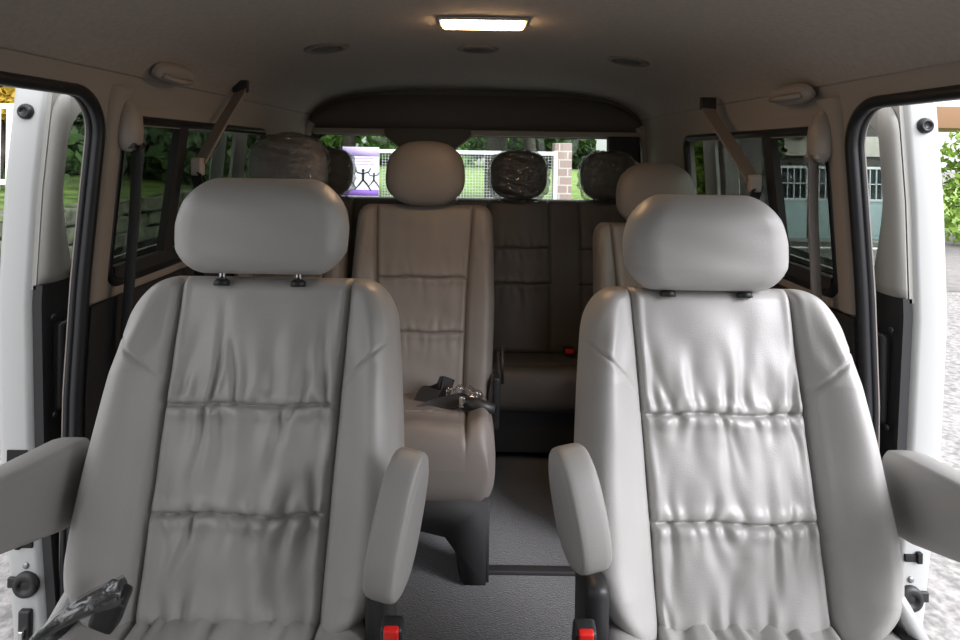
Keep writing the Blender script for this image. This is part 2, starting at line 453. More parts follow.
# door-opening weather seals and pillar trims
for sgn, k in ((-1, 12), (1, 13)):
    y0, y1, z0, z1, r = OPEN
    path = [(y, z1) for y in np.linspace(0.12, y1 - r, 12)]
    for q in range(1, 11):
        a = math.radians(90 - 9 * q); path.append((y1 - r + r * math.cos(a), z1 - r + r * math.sin(a)))
    path += [(y1, z) for z in np.linspace(z1 - r - 0.05, FLOOR + 0.03, 20)]
    p1 = [(sgn * (wx(z) + 0.004), y, z) for y, z in path]
    t = tube('trim_%d' % k, p1, 0.0135, RUBBER, n=10, kind='structure')
    p2 = [(sgn * (wx(z) + 0.020), y - 0.005 if z < z1 - 0.01 else y, z - (0.004 if z >= z1 - 0.01 else 0)) for y, z in path]
    tube('seal_lip', p2, 0.008, RUBBER, t, n=8)
    # beige pillar trim between the door opening and the side window
    pz = np.linspace(-0.355, 0.13, 26); v = []; f = []
    for z in pz:
        for q, (yy, off) in enumerate(((1.340, 0.0), (1.344, -0.008), (1.352, -0.012), (1.384, -0.012), (1.392, -0.008), (1.396, 0.0))):
            flare = 0.03 * max(0, (z - 0.03) / 0.1) ** 2
            v.append((sgn * (wx(z) + off), yy + (flare if q > 2 else 0), z))
    for i in range(25):
        for q in range(5):
            a = i * 6 + q; f.append((a, a + 1, a + 7, a + 6))
    pyd('trim_%d' % (k + 2), v, f, WALLM, kind='structure')

# ------------------------------------------------------------------ sliding doors, slid back outside the body
JZ = [-1.35, -1.05, -0.90, -0.65, -0.35, -0.1, 0.10, 0.16]
JX = [0.900, 0.917, 0.930, 0.952, 0.962, 0.950, 0.932, 0.927]
def jx(z): return float(np.interp(z, JZ, JX))
DY0, DY1 = 1.300, 2.45
for sgn, k, side in ((-1, 1, 'left'), (1, 2, 'right')):
    # body of the door: C-shaped shell, outer skin and front jamb
    zs = np.concatenate([np.linspace(-1.35, 0.10, 36), np.linspace(0.11, 0.155, 4)])
    prof = [(0.000, 0.012), (0.006, 0.002), (0.014, 0.0), (0.058, 0.0), (0.070, 0.004), (0.077, 0.014), (0.079, 0.05)]
    v = []; f = []
    n = len(prof)
    for z in zs:
        for a, b in prof:
            v.append((sgn * (jx(z) + a), DY0 + b, z))
    for i in range(len(zs) - 1):
        for q in range(n - 1):
            a = i * n + q; f.append((a, a + 1, a + n + 1, a + n))
    d = pyd('door_%d' % k, v, f, PAINT, kind='structure')
    hole = (DY0 + 0.075, DY1 - 0.12, -0.30, 0.095, 0.09)
    pierced('outer_skin', lambda z: DY0 + 0.048, lambda z: DY1, -1.35, 0.155, [hole], lambda u, z, q_, s=sgn: (s * (jx(z) + 0.076 + q_), u, z), PAINT, parent=d, thick=0.003)
    # upper edge strip
    box('door_top', (sgn * (jx(0.15) + 0.040), (DY0 + DY1) / 2, 0.155), (0.088, DY1 - DY0, 0.01), PAINT, d, bevel=0.003)
    # inner trim: upper frame (pale) with window opening, lower panel (black)
    hole = (DY0 + 0.075, DY1 - 0.12, -0.30, 0.095, 0.09)
    def mp(u, z, d, s=sgn):
        return (s * (jx(z) - 0.008 + d), u, z)
    def hole_left(z):  # window edge widens the frame towards the sill
        return 0
    upper = pierced('window_frame', lambda z: DY0 + 0.008, lambda z: DY1, -0.32, 0.148, [hole], mp, DOORTRIM, parent=d, thick=0.012)
    # curved inner moulding that follows the window edge
    zc = np.linspace(-0.31, 0.125, 20); v = []; f = []
    for z in zc:
        t = (z + 0.31) / 0.435
        reach = 0.074 + 0.060 * max(0, 1 - t / 0.55) ** 1.6 - 0.0 * t      # wider towards the sill
        top = max(0.0, (t - 0.86) / 0.14); start = 0.010 + 0.04 * top ** 2
        for q in range(7):
            u = q / 6; yy = DY0 + start + (reach - start) * u
            v.append((sgn * (jx(z) - 0.006 - 0.020 * math.sin(math.pi * min(1, u * 1.15 + 0.02)) ** 0.6 * (1 - top ** 2)), yy, z))
    for i in range(19):
        for q in range(6):
            a = i * 7 + q; f.append((a, a + 1, a + 8, a + 7))
    mo = pyd('frame_moulding', v, f, DOORTRIM, upper); md = mo.modifiers.new('s', 'SOLIDIFY'); md.thickness = 0.006
    lower = pierced('door_panel', lambda z: DY0 + 0.008, lambda z: DY1, -1.33, -0.31, [], lambda u, z, q_, s=sgn: (s * (jx(z) - 0.022 + q_), u, z), BLACKM, parent=d, thick=0.02)
    # pull handle and latch lever recess on the black panel
    hx = jx(-0.52) - 0.030
    hb = bmesh.new(); add_box(hb, (sgn * hx, DY0 + 0.075, -0.50), (0.022, 0.075, 0.20), 0.012)
    hb = from_bm('handle_bezel', hb, BLACK, lower)
    tube('handle', smooth_path([(sgn * (hx - 0.012), DY0 + 0.065, -0.42), (sgn * (hx - 0.034), DY0 + 0.062, -0.44), (sgn * (hx - 0.036), DY0 + 0.06, -0.55), (sgn * (hx - 0.012), DY0 + 0.062, -0.58)], 6), 0.010, BLACK, lower, n=10)
    for (zz_, rr_) in ((-0.385, 0.007), (-0.60, 0.007)):
        lathe('screw', [(rr_, 0), (rr_, 0.004), (rr_ * .6, 0.006)], RUBBER, lower, (sgn * (jx(zz_) - 0.03), DY0 + 0.03, zz_), Matrix.Rotation(-sgn * math.pi / 2, 3, 'Y'), n=14)
    # pane
    gz = np.linspace(-0.32, 0.12, 10); v = []; f = []
    for z in gz:
        v += [(sgn * (jx(z) + 0.04), DY0 + 0.05, z), (sgn * (jx(z) + 0.04), DY1 - 0.08, z)]
    for i in range(9): f.append((2 * i, 2 * i + 1, 2 * i + 3, 2 * i + 2))
    gp = pyd('pane', v, f, DTINT, d); md = gp.modifiers.new('s', 'SOLIDIFY'); md.thickness = 0.004
    # fittings on the front jamb
    RX = Matrix.Rotation(math.pi / 2, 3, 'X')
    zt = 0.068
    lathe('rubber_stop', [(0.017, 0), (0.017, 0.006), (0.013, 0.012), (0.008, 0.012), (0.008, 0.009), (0.001, 0.009)], RUBBER, d, (sgn * (jx(zt) + 0.038), DY0 + 0.001, zt), RX, n=24)
    box('jamb_slot', (sgn * (jx(-0.69) + 0.032), DY0 - 0.001, -0.690), (0.044, 0.004, 0.050), HOLE, d, bevel=0.0015)
    box('latch_slot', (sgn * (jx(-0.86) + 0.028), DY0 - 0.001, -0.868), (0.036, 0.006, 0.016), HOLE, d, bevel=0.002)
    box('latch_claw', (sgn * (jx(-0.86) + 0.040), DY0 - 0.003, -0.866), (0.012, 0.01, 0.024), HOLE, d, bevel=0.003)
    lathe('jamb_screw', [(0.007, 0), (0.007, 0.003), (0.004, 0.005)], mat('zinc', (.35, .35, .35), .4, .8), d, (sgn * (jx(-0.92) + 0.030), DY0 + 0.001, -0.915), RX, n=14)
    lathe('guide_bush', [(0.028, 0), (0.028, 0.006), (0.024, 0.012), (0.014, 0.012), (0.012, 0.006), (0.006, 0.008), (0.001, 0.008)], BLACK, d, (sgn * (jx(-0.95) + 0.030), DY0 + 0.001, -0.955), RX, n=28)
    box('bush_wing', (sgn * (jx(-0.95) + 0.055), DY0 - 0.003, -0.95), (0.028, 0.008, 0.022), BLACK, d, bevel=0.003)
    lk_ = box('lock_body', (sgn * (jx(-1.03) + 0.036), DY0 - 0.004, -1.045), (0.026, 0.014, 0.075), BLACK, d, bevel=0.005)
    box('lock_bolt', (sgn * (jx(-1.03) + 0.036), DY0 - 0.014, -1.055), (0.010, 0.012, 0.02), CHROME, lk_, bevel=0.002)

# ------------------------------------------------------------------ padded leather slab
def superq(d, r, p=2.3):
    m_ = np.clip(d / r, 0, 1)
    return np.power(np.clip(1 - np.power(1 - m_, p), 0, 1), 1 / p)

def slab(name, parent, O, U, V, N, Lh, brk, segs, rowv, T, F, panels, m, redge=0.05, rtop=0.035, rbot=0.03, edgecrowd=1.7, tback=None,
         panel_name='centre_panel', p=2.3):
    """O: origin at the foot, U across, V along the height, N the padded side. brk(v): column breakpoints in metres.
    segs: columns per segment. F(x,v): relief in metres on the padded side. panels: segment numbers split off as parts."""
    O, U, V, N = (np.array(a, float) for a in (O, U, V, N))
    rows = np.array(rowv); nr = len(rows); cols = []
    seg_of = []
    for i, v in enumerate(rows):
        b = brk(v); line = []
        for k, ns in enumerate(segs):
            t = np.linspace(0, 1, ns + 1)
            if k == 0 and len(segs) > 1: t = t ** edgecrowd
            if k == len(segs) - 1 and len(segs) > 1: t = 1 - (1 - t) ** edgecrowd
            xx = b[k] + (b[k + 1] - b[k]) * t
            line += xx.tolist() if k == 0 else xx[1:].tolist()
        cols.append(line)
    X = np.array(cols); nc = X.shape[1]
    for k, ns in enumerate(segs): seg_of += [k] * ns
    Vv = np.repeat(rows[:, None], nc, 1)
    w0 = X[:, :1]; w1 = X[:, -1:]
    dedge = np.minimum(X - w0, w1 - X)
    q = superq(dedge, redge, p)
    c = superq((1 - Vv) * Lh, rtop, p) * superq(Vv * Lh, rbot, p)
    Fr = F(X, Vv)
    tb = T / 2 if tback is None else tback
    front = q * c * (T / 2 + Fr)
    back = -q * c * tb
    def P3(X_, V_, D_):
        return O + X_[..., None] * U + (V_ * Lh)[..., None] * V + D_[..., None] * N
    Fp = P3(X, Vv, front).reshape(-1, 3); Bp = P3(X, Vv, back).reshape(-1, 3)
    allv = np.concatenate([Fp, Bp]); nF = nr * nc
    groups = {'main': []}
    for k in panels: groups[k] = []
    for i in range(nr - 1):
        for j in range(nc - 1):
            a = i * nc + j
            key = seg_of[j] if seg_of[j] in panels else 'main'
            groups[key].append((a, a + 1, a + nc + 1, a + nc))
            groups['main'].append((nF + a, nF + a + nc, nF + a + nc + 1, nF + a + 1))
    out = None; objs = []
    for key in ['main'] + list(panels):
        fl = groups[key]; used = np.unique(np.array(fl).ravel()); remap = -np.ones(len(allv), int); remap[used] = np.arange(len(used))
        vv = allv[used]; ff = [tuple(int(remap[q_]) for q_ in f_) for f_ in fl]
        me = bpy.data.meshes.new(name if key == 'main' else panel_name); me.from_pydata(vv.tolist(), [], ff)
        if key == 'main':
            bm = bmesh.new(); bm.from_mesh(me); bmesh.ops.remove_doubles(bm, verts=bm.verts, dist=2e-5)
            bmesh.ops.recalc_face_normals(bm, faces=bm.faces)
            bm.to_mesh(me); bm.free()
        if key == 'main':
            out = link(name, me, m, parent); objs.append(out)
        else:
            objs.append(link(panel_name, me, m, out))
    return out

def gauss(d, s): return np.exp(-(d / s) ** 2)

class Pleats:
    """gathered leather: creases that start at a cross seam and die out away from it"""
    def __init__(self, seed, hw, Lh, seams, spec, centres=(0.0,), k_=1.0):
        rnd = random.Random(seed); self.c = []; self.Lh = Lh; self.seams = seams; self.hw = hw; self.centres = centres
        for cx_ in centres:
            for (vs0, dr, n, ln, dep) in spec:
                for k in range(n):
                    s = -1 + 2 * (k + 0.5 + rnd.uniform(-.33, .33)) / n
                    self.c.append((cx_, s * hw * 0.93, vs0, dr, ln * rnd.uniform(0.5, 1.25), rnd.uniform(-0.22, 0.22) + 0.12 * s * dr,
                                   rnd.uniform(0.0036, 0.0095), k_ * dep * rnd.uniform(0.5, 1.35), rnd.uniform(0, 6.28)))
        self.n2 = [(rnd.uniform(20, 60), rnd.uniform(8, 26), rnd.uniform(0, 6.3), rnd.uniform(.0003, .0009)) for _ in range(6)]
    def __call__(self, X, V):
        D = np.zeros_like(X)
        for (cx_, x0, vs0, dr, ln, sl, sg, dep, ph) in self.c:
            t = dr * (V - vs0) * self.Lh / ln
            ok = (t >= -0.01) & (t <= 1.0)
            tt = np.clip(t, 0, 1)
            xc = cx_ + x0 + sl * tt * ln + 0.004 * np.sin(tt * 5 + ph)
            sig = sg * (1 + 1.5 * tt)
            env = np.where(ok, (1 - tt) ** 1.1 * (0.35 + 0.65 * np.minimum(1, tt * 6 + 0.2)), 0)
            d = X - xc
            D += env * dep * (-gauss(d, sig) + 0.42 * gauss(d - 1.9 * sig, sig * 1.3) + 0.42 * gauss(d + 1.9 * sig, sig * 1.3))
        for a, b, ph, am in self.n2:
            D += am * np.sin(a * X + b * V + ph) * np.sin(b * X * 1.7 - a * 0.4 * V + ph * 2)
        for cx_ in self.centres:
            m_ = 1 / (1 + np.exp((np.abs(X - cx_) - self.hw) / 0.0015))
            for sv in self.seams:
                dz = (V - sv) * self.Lh + 0.0018 * np.sin((X - cx_) * 40)
                D += m_ * (-0.010 * gauss(dz, 0.0034) + 0.0035 * gauss(np.abs(dz) - 0.013, 0.009))
        return D

def seat_relief(hwf, wf, Lh, pl, amp, hw0, diag=True, lowbul=0.014):
    def F(X, V):
        hw = hwf(V); wv = wf(V); ax = np.abs(X)
        u = np.clip((ax - hw) / np.maximum(wv - hw, 1e-4), 0, 1)
        inpan = ax <= hw
        fade = np.clip((1 - V) / 0.30, 0, 1) ** 0.8
        A = amp * (0.25 + 0.75 * fade) * (0.75 + 0.25 * np.clip(V / 0.15, 0, 1))
        bol = A * np.sin(np.pi * np.clip(u ** 0.85, 0, 1) * 0.62) ** 1.15
        pan = lowbul * np.cos(np.clip(X / hw, -1, 1) * math.pi / 2) ** 0.7 * (0.6 + 0.4 * np.cos((V - 0.3) * 3))
        D = np.where(inpan, pan, bol)
        edge = np.clip((hw - ax) / 0.012, 0, 1)
        D = D + np.where(inpan, pl(X, V) * edge, 0)
        d = (ax - hw)
        D = D - 0.009 * gauss(d, 0.0042) + 0.003 * gauss(np.abs(d) - 0.011, 0.007)
        if diag:   # slanting seam on the bolsters and the seam along the outer edge
            vl = 0.650 + 0.17 * u ** 0.8
            dd = (V - vl) * Lh
            D = D - np.where(inpan, 0, 0.0045 * gauss(dd, 0.0024)) + np.where(inpan, 0, 0.001 * gauss(np.abs(dd) - .008, .006))
            D = D - np.where(V < 0.80, 1, 0) * 0.003 * gauss((u - 0.90) * (wv - hw), 0.0026)
            # soft puckers on the bolster beside the slanting seam
            D = D + np.where(inpan, 0, 0.0022 * gauss(dd - 0.03, 0.035) * np.sin(u * 16 + V * 22))
        D = D + 0.0012 * np.sin(X * 23 + V * 9) * np.sin(V * 17 + X * 8)
        return D
    return F

def pillow(name, parent, c, dims, m, e1=2.6, e2=2.6, nu=72, nv=44, taper=0.0, tilt=0.0, seed=0, rough=0.0, seam=True, crinkle=0.0, flare=0.0):
    vs_ = []; fs_ = []; rnd = random.Random(seed); ph = [rnd.uniform(0, 6.3) for _ in range(12)]
    a, b, cc = dims[0] / 2, dims[1] / 2, dims[2] / 2
    R = Matrix.Rotation(tilt, 3, 'X')
    def sp(v, e): return math.copysign(abs(v) ** (2 / e), v)
    for i in range(nv + 1):
        th = -math.pi / 2 + math.pi * i / nv
        for j in range(nu):
            ps = 2 * math.pi * j / nu
            x = sp(math.cos(th), e1) * sp(math.cos(ps), e2); y = sp(math.cos(th), e1) * sp(math.sin(ps), 2.2); z = sp(math.sin(th), e1)
            k = 1 + taper * (z - 0.1) - 0.06 * max(0, -z - 0.4)
            p_ = Vector((x * a * k, y * b, z * cc))
            d = 0
            if seam:
                d -= 0.003 * math.exp(-((abs(x) - 0.80) / 0.02) ** 2)
            d += rough * math.sin(7 * x + ph[0] + 3 * z) * math.sin(5 * z + ph[1]) 
            if crinkle:
                g = 0
                for q in range(5):
                    f_ = 9 + 7 * q
                    g += abs(math.sin(f_ * x * 0.9 + ph[q] + 3 * math.sin(z * 4 + ph[q + 5]) + y * 5)) / (1.3 + q) - 0.3
                g += 0.6 * math.sin(17 * z + ph[3] + 6 * x) 
                d += crinkle * g
                if z < -0.2: p_ *= (1 + flare * (-z - 0.2))
            nn = Vector((x, y, z)).normalized()
            vs_.append(Vector(c) + R @ (p_ + nn * d))
    for i in range(nv):
        for j in range(nu):
            fs_.append((i * nu + j, i * nu + (j + 1) % nu, (i + 1) * nu + (j + 1) % nu, (i + 1) * nu + j))
    return pyd(name, vs_, fs_, m, parent, True, fix=True)

def ramp(x, pts):
    return np.interp(x, [p[0] for p in pts], [p[1] for p in pts])

# smooth outline: cubic smoothing of sample points
def outline(pts):
    xs_ = np.array([p[0] for p in pts]); ys_ = np.array([p[1] for p in pts])
    g = np.linspace(0, 1, 401); y = np.interp(g, xs_, ys_)
    k = np.ones(17) / 17
    for _ in range(2):
        yp = np.concatenate([np.full(8, y[0]), y, np.full(8, y[-1])]); y = np.convolve(yp, k, 'valid')
    def f(v): return np.interp(v, g, y)
    return f

def topround(fn, w_top, Lh, r=0.085):
    """bring the half width down to w_top over the last r metres like a rounded shoulder"""
    def f(v):
        v = np.asarray(v, float); d = np.clip((1 - v) * Lh / r, 0, 1); base = fn(v)
        return w_top + (base - w_top) * np.power(1 - np.power(1 - d, 2.3), 1 / 2.0)
    return f

def lean_basis(yb, zb, yt, zt):
    V = Vector((0, yt - yb, zt - zb)); Lh = V.length; V.normalize()
    N = Vector((0, -V.z, V.y)); return Lh, V, N

# ------------------------------------------------------------------ captain seats of the second row
def rows_for(n, seams, Lh, lo=0.0):
    g = np.linspace(0, 1, n); e = 0.5 * (1 - np.cos(np.pi * g)); base = 0.75 * g + 0.25 * e
    ex = [s + d / Lh for s in seams for d in (-.006, -.003, 0, .003, .006)]
    return np.unique(np.round(np.concatenate([base, ex, [0.003, 0.008, 0.015, 0.992, 0.997, 0.985]]), 5))

def captain_seat(Xc, ztop, seed, sd, label, hdz, hwid, arm, wsc, hsc, hdx):
    """sd=-1: left seat (aisle on its right). sd=+1 mirrored"""
    t = thing('captain_seat', label, 'seat', (Xc, 0.90, FLOOR), group='captain seats of the second row')
    aisle = -sd
    zb, zt_ = -0.760 - FLOOR, ztop - FLOOR
    Lh, V, N = lean_basis(0.035, zb, 0.205, zt_)
    wf0 = outline([(0, .165), (.05, .205), (.12, .243), (.2, .255), (.3, .257), (.5, .252), (.7, .243), (.85, .234), (1, .226)])
    wf = topround(lambda v: wsc * wf0(v), 0.162, Lh, 0.085)
    hwf = outline([(0, .140 * hsc), (.3, .142 * hsc), (.6, .145 * hsc), (.85, .148 * hsc), (1, .150 * hsc)])
    y_s1 = (HY - 411) ; y_s2 = (HY - 517)
    s1, s2 = 0.610, 0.318
    pl = Pleats(seed, 0.140, Lh, (s1, s2), [(s1, 1, 9, .165, .0072), (s1, 1, 8, .07, .0050), (s1, -1, 8, .13, .0074), (s1, -1, 7, .05, .005), (s2, 1, 7, .10, .0066),
                                             (s2, -1, 8, .13, .0070), (s2, -1, 6, .05, .005), (0.05, 1, 6, .13, .0070)], k_=1.2 if sd < 0 else 0.82)
    F = seat_relief(hwf, wf, Lh, pl, 0.060, 0.14)
    bk = slab('backrest', t, (0, 0.035, zb), (1, 0, 0), V, N, Lh, lambda v: [-float(wf(v)), -float(min(hwf(v), wf(v) - .004)), float(min(hwf(v), wf(v) - .004)), float(wf(v))],
              [34, 110, 34], rows_for(230, (s1, s2), Lh), 0.085, F, [1], LEATHER, redge=0.055, rtop=0.030, rbot=0.05, tback=0.075)
    # headrest
    hz = ztop + 0.100 + hdz - FLOOR
    hL = 0.168
    def hw(v):
        v = np.asarray(v, float)
        base = hwid * np.interp(v, [0, .25, .5, .75, 1], [.128, .143, .145, .141, .130])
        dt = np.clip((1 - v) * hL / 0.100, 0, 1); db = np.clip(v * hL / 0.060, 0, 1)
        return base - 0.056 * (1 - np.sqrt(1 - (1 - dt) ** 2.5)) - 0.034 * (1 - np.sqrt(1 - (1 - db) ** 2.4))
    slab('headrest', t, (hdx, 0.158, hz - hL / 2), (1, 0, 0), (0, 0.10, 0.995), (0, -0.995, 0.10), hL,
         lambda v: [-float(hw(v)), 0.0, float(hw(v))], [48, 48], np.unique(np.concatenate([0.5 - 0.5 * np.cos(np.pi * np.linspace(0, 1, 60))])),
         0.105, lambda X, V_: 0.004 * np.cos(X * 9) + 0.0010 * np.sin(X * 31 + V_ * 7) * np.sin(V_ * 9), [], LEATHER, redge=0.050, rtop=0.060, rbot=0.045, p=2.15)
    for q in (-1, 1):
        tube('headrest_post', [(hdx + q * 0.067, 0.215, zt_ - 0.03), (hdx + q * 0.067, 0.152, zt_ + 0.004), (hdx + q * 0.067, 0.158, zt_ + 0.05)], 0.006, CHROME, t, n=12)
        lathe('post_guide', [(0.013, 0), (0.013, 0.008), (0.008, 0.012)], BLACK, t, (hdx + q * 0.067, 0.150, zt_ - 0.004), Matrix.Rotation(-.2, 3, 'X'), n=18)
    # cushion
    cl = 0.50; cw = outline([(0, .235), (.3, .255), (1, .245)])
    plc = Pleats(seed + 5, 0.14, cl, (0.66, 0.33), [(0.66, 1, 9, .1, .004), (0.33, 1, 9, .1, .004), (.98, -1, 10, .16, .010)])
    Fc = seat_relief(lambda v: 0.138 + 0 * v, cw, cl, plc, 0.035, .14, diag=False, lowbul=0.02)
    slab('seat_cushion', t, (0, -0.450, 0.372), (1, 0, 0), (0, 1, 0.02), (0, -0.02, 1), cl, lambda v: [-float(cw(v)), -.138, .138, float(cw(v))],
         [22, 70, 22], rows_for(110, (.66, .33), cl), 0.14, Fc, [1], LEATHER, redge=0.06, rtop=0.05, rbot=0.06)
    # base
    bm = bmesh.new(); add_box(bm, (0, -0.18, 0.31), (0.40, 0.42, 0.06), 0.012)
    from_bm('seat_pan', bm, BLACKM, t)
    for q in (-1, 1):
        bm = bmesh.new(); add_box(bm, (q * 0.17, -0.17, 0.15), (0.045, 0.40, 0.27), 0.01); add_box(bm, (q * 0.17, -0.17, 0.012), (0.06, 0.46, 0.024), 0.006)
        from_bm('leg', bm, BLACKM, t)
    # recliner cover on the aisle side + outer side
    for q in (-1, 1):
        inner = (q == aisle)
        bm = bmesh.new()
        if inner: add_box(bm, (q * 0.235, 0.005, 0.455), (0.035, 0.11, 0.19), 0.016)
        else: add_box(bm, (q * 0.222, 0.0, 0.40), (0.03, 0.12, 0.16), 0.014)
        rc = from_bm('recliner_cover', bm, BLACK, t)
    # buckle with red button on the aisle side
    bx_ = aisle * 0.268
    bu = box('belt_buckle', (bx_ * 0.985, -0.085, 0.488), (0.030, 0.024, 0.10), BLACK, t, bevel=0.006, rot=Matrix.Rotation(0.25, 3, 'X'))
    box('release_button', (bx_ * 0.985, -0.104, 0.522), (0.020, 0.010, 0.030), RED, bu, bevel=0.003, rot=Matrix.Rotation(0.25, 3, 'X'))
    # raised armrest on the aisle side: oval pad
    bm = bmesh.new(); n = 40; rings = []
    cyA, czA = -0.055, arm[1] - FLOOR
    for (xo, sc) in ((0.0, 0.0), (0.0, .60), (0.001, .86), (0.0035, .935), (0.0035, .95), (0.007, .985), (0.014, 1.0), (0.036, 1.0), (0.043, .985), (0.0465, .95), (0.0465, .935), (0.049, .86), (0.050, .6), (0.050, 0.0)):
        ring = []
        for j in range(n):
            a = 2 * math.pi * j / n
            ey = math.copysign(abs(math.cos(a)) ** (2 / 2.4), math.cos(a)) * 0.052 * sc
            ez = math.copysign(abs(math.sin(a)) ** (2 / 2.6), math.sin(a)) * arm[2] * sc
            ey *= 1 + 0.12 * (-ez / 0.1)
            yy = ey * math.cos(0.30) + ez * math.sin(0.30); zz_ = -ey * math.sin(0.30) + ez * math.cos(0.30)
            xx = (xo - 0.025)
            ring.append(bm.verts.new((xx, yy, zz_)))
        rings.append(ring)
    for a_, b_ in zip(rings, rings[1:]):
        for j in range(n): bm.faces.new((a_[j], a_[(j + 1) % n], b_[(j + 1) % n], b_[j]))
    bmesh.ops.remove_doubles(bm, verts=bm.verts, dist=1e-5)
    bmesh.ops.rotate(bm, verts=bm.verts, matrix=Matrix.Rotation(aisle * math.radians(-13), 3, 'Z'))
    bmesh.ops.rotate(bm, verts=bm.verts, matrix=Matrix.Rotation(aisle * math.radians(6), 3, 'Y'))
    bmesh.ops.translate(bm, verts=bm.verts, vec=(aisle * arm[0], cyA, czA))
    from_bm('armrest', bm, ARMLEATHER, t)
    # lowered armrest on the window side
    A0 = Vector((sd * 0.284, 0.085, -0.547 - FLOOR)); A1 = Vector((sd * 0.296, -0.31, -0.452 - FLOOR)); ax_ = (A1 - A0).normalized()
    upv = Vector((1, 0, 0)).cross(ax_); upv = upv if upv.z > 0 else -upv
    vs2 = []; fs2 = []; nn = 24; st = [(0, .35), (.012, .85), (.04, 1.0), (.1, 1.02), (.4, .82), (.8, .68), (.93, .6), (.985, .5), (1, .2)]
    Ln = (A1 - A0).length
    for (tt, sc) in st:
        for j in range(nn):
            a = 2 * math.pi * j / nn
            cxx = math.copysign(abs(math.cos(a)) ** (2 / 7.0), math.cos(a)) * 0.028 * min(1, sc * 1.1)
            cyy = math.copysign(abs(math.sin(a)) ** (2 / 7.0), math.sin(a)) * 0.064 * sc
            vs2.append(A0 + ax_ * (Ln * tt) + Vector((1, 0, 0)) * cxx + upv * cyy)
    for i in range(len(st) - 1):
        for j in range(nn): fs2.append((i * nn + j, i * nn + (j + 1) % nn, (i + 1) * nn + (j + 1) % nn, (i + 1) * nn + j))
    fs2.append(tuple(range(nn))[::-1]); fs2.append(tuple((len(st) - 1) * nn + j for j in range(nn)))
    pyd('armrest', vs2, fs2, ARMLEATHER, t, True, fix=True)
    # belt strap tucked beside the cushion on the window side
    # pale lower bracket seen beside the cushion
    tube('seat_bracket', [(sd * 0.198, 0.0, 0.545), (sd * 0.215, -0.02, 0.51), (sd * 0.238, -0.04, 0.46)], 0.012, PAINT, t, n=10)
    return t

ls = captain_seat(-0.365, -0.240, 11, -1, 'grey leather captain seat near the left door with black belt buckle on its cushion', 0.0, 1.04, (0.265, -0.525, 0.094), 1.0, 1.0, -0.008)
rs = captain_seat(0.421, -0.247, 29, 1, 'grey leather captain seat near the right door, the brighter one with nothing on its cushion', -0.010, 0.985, (0.268, -0.499, 0.079), 0.965, 0.94, -0.012)

# belt end wrapped in clear film on the left captain seat
bt = thing('seat_belt_buckle', 'black seat belt buckle in clear plastic film lying on the left captain seat', 'belt buckle', (-0.56, 0.80, -0.66))
b0 = P(118, 612, 0.83)
bm = bmesh.new(); add_box(bm, tuple(b0 - Vector(bt.location)), (0.036, 0.03, 0.056), 0.008, Matrix.Rotation(0.35, 3, 'Y'))
from_bm('buckle_body', bm, BLACK, bt)
pp = [P(38, 650, 0.79), P(66, 628, 0.81), P(98, 609, 0.82), P(130, 596, 0.83)]
pp = smooth_path([p - Vector(bt.location) for p in pp], 10)
v, f = tube_geo(pp, [0.005 + 0.014 * (i / (len(pp) - 1)) ** 0.8  for i in range(len(pp))], 18)
rnd = random.Random(4)
v = [Vector(q) + Vector((rnd.uniform(-1, 1), rnd.uniform(-1, 1), rnd.uniform(-1, 1))) * 0.0004 for q in v]
pyd('plastic_film', v, f, FILMB, bt)
tube('buckle_strap', [p + Vector((0, 0.002, -0.002)) for p in pp], [0.004 + 0.0125 * (i / (len(pp) - 1)) ** 0.8 for i in range(len(pp))], BLACK, bt, n=10)

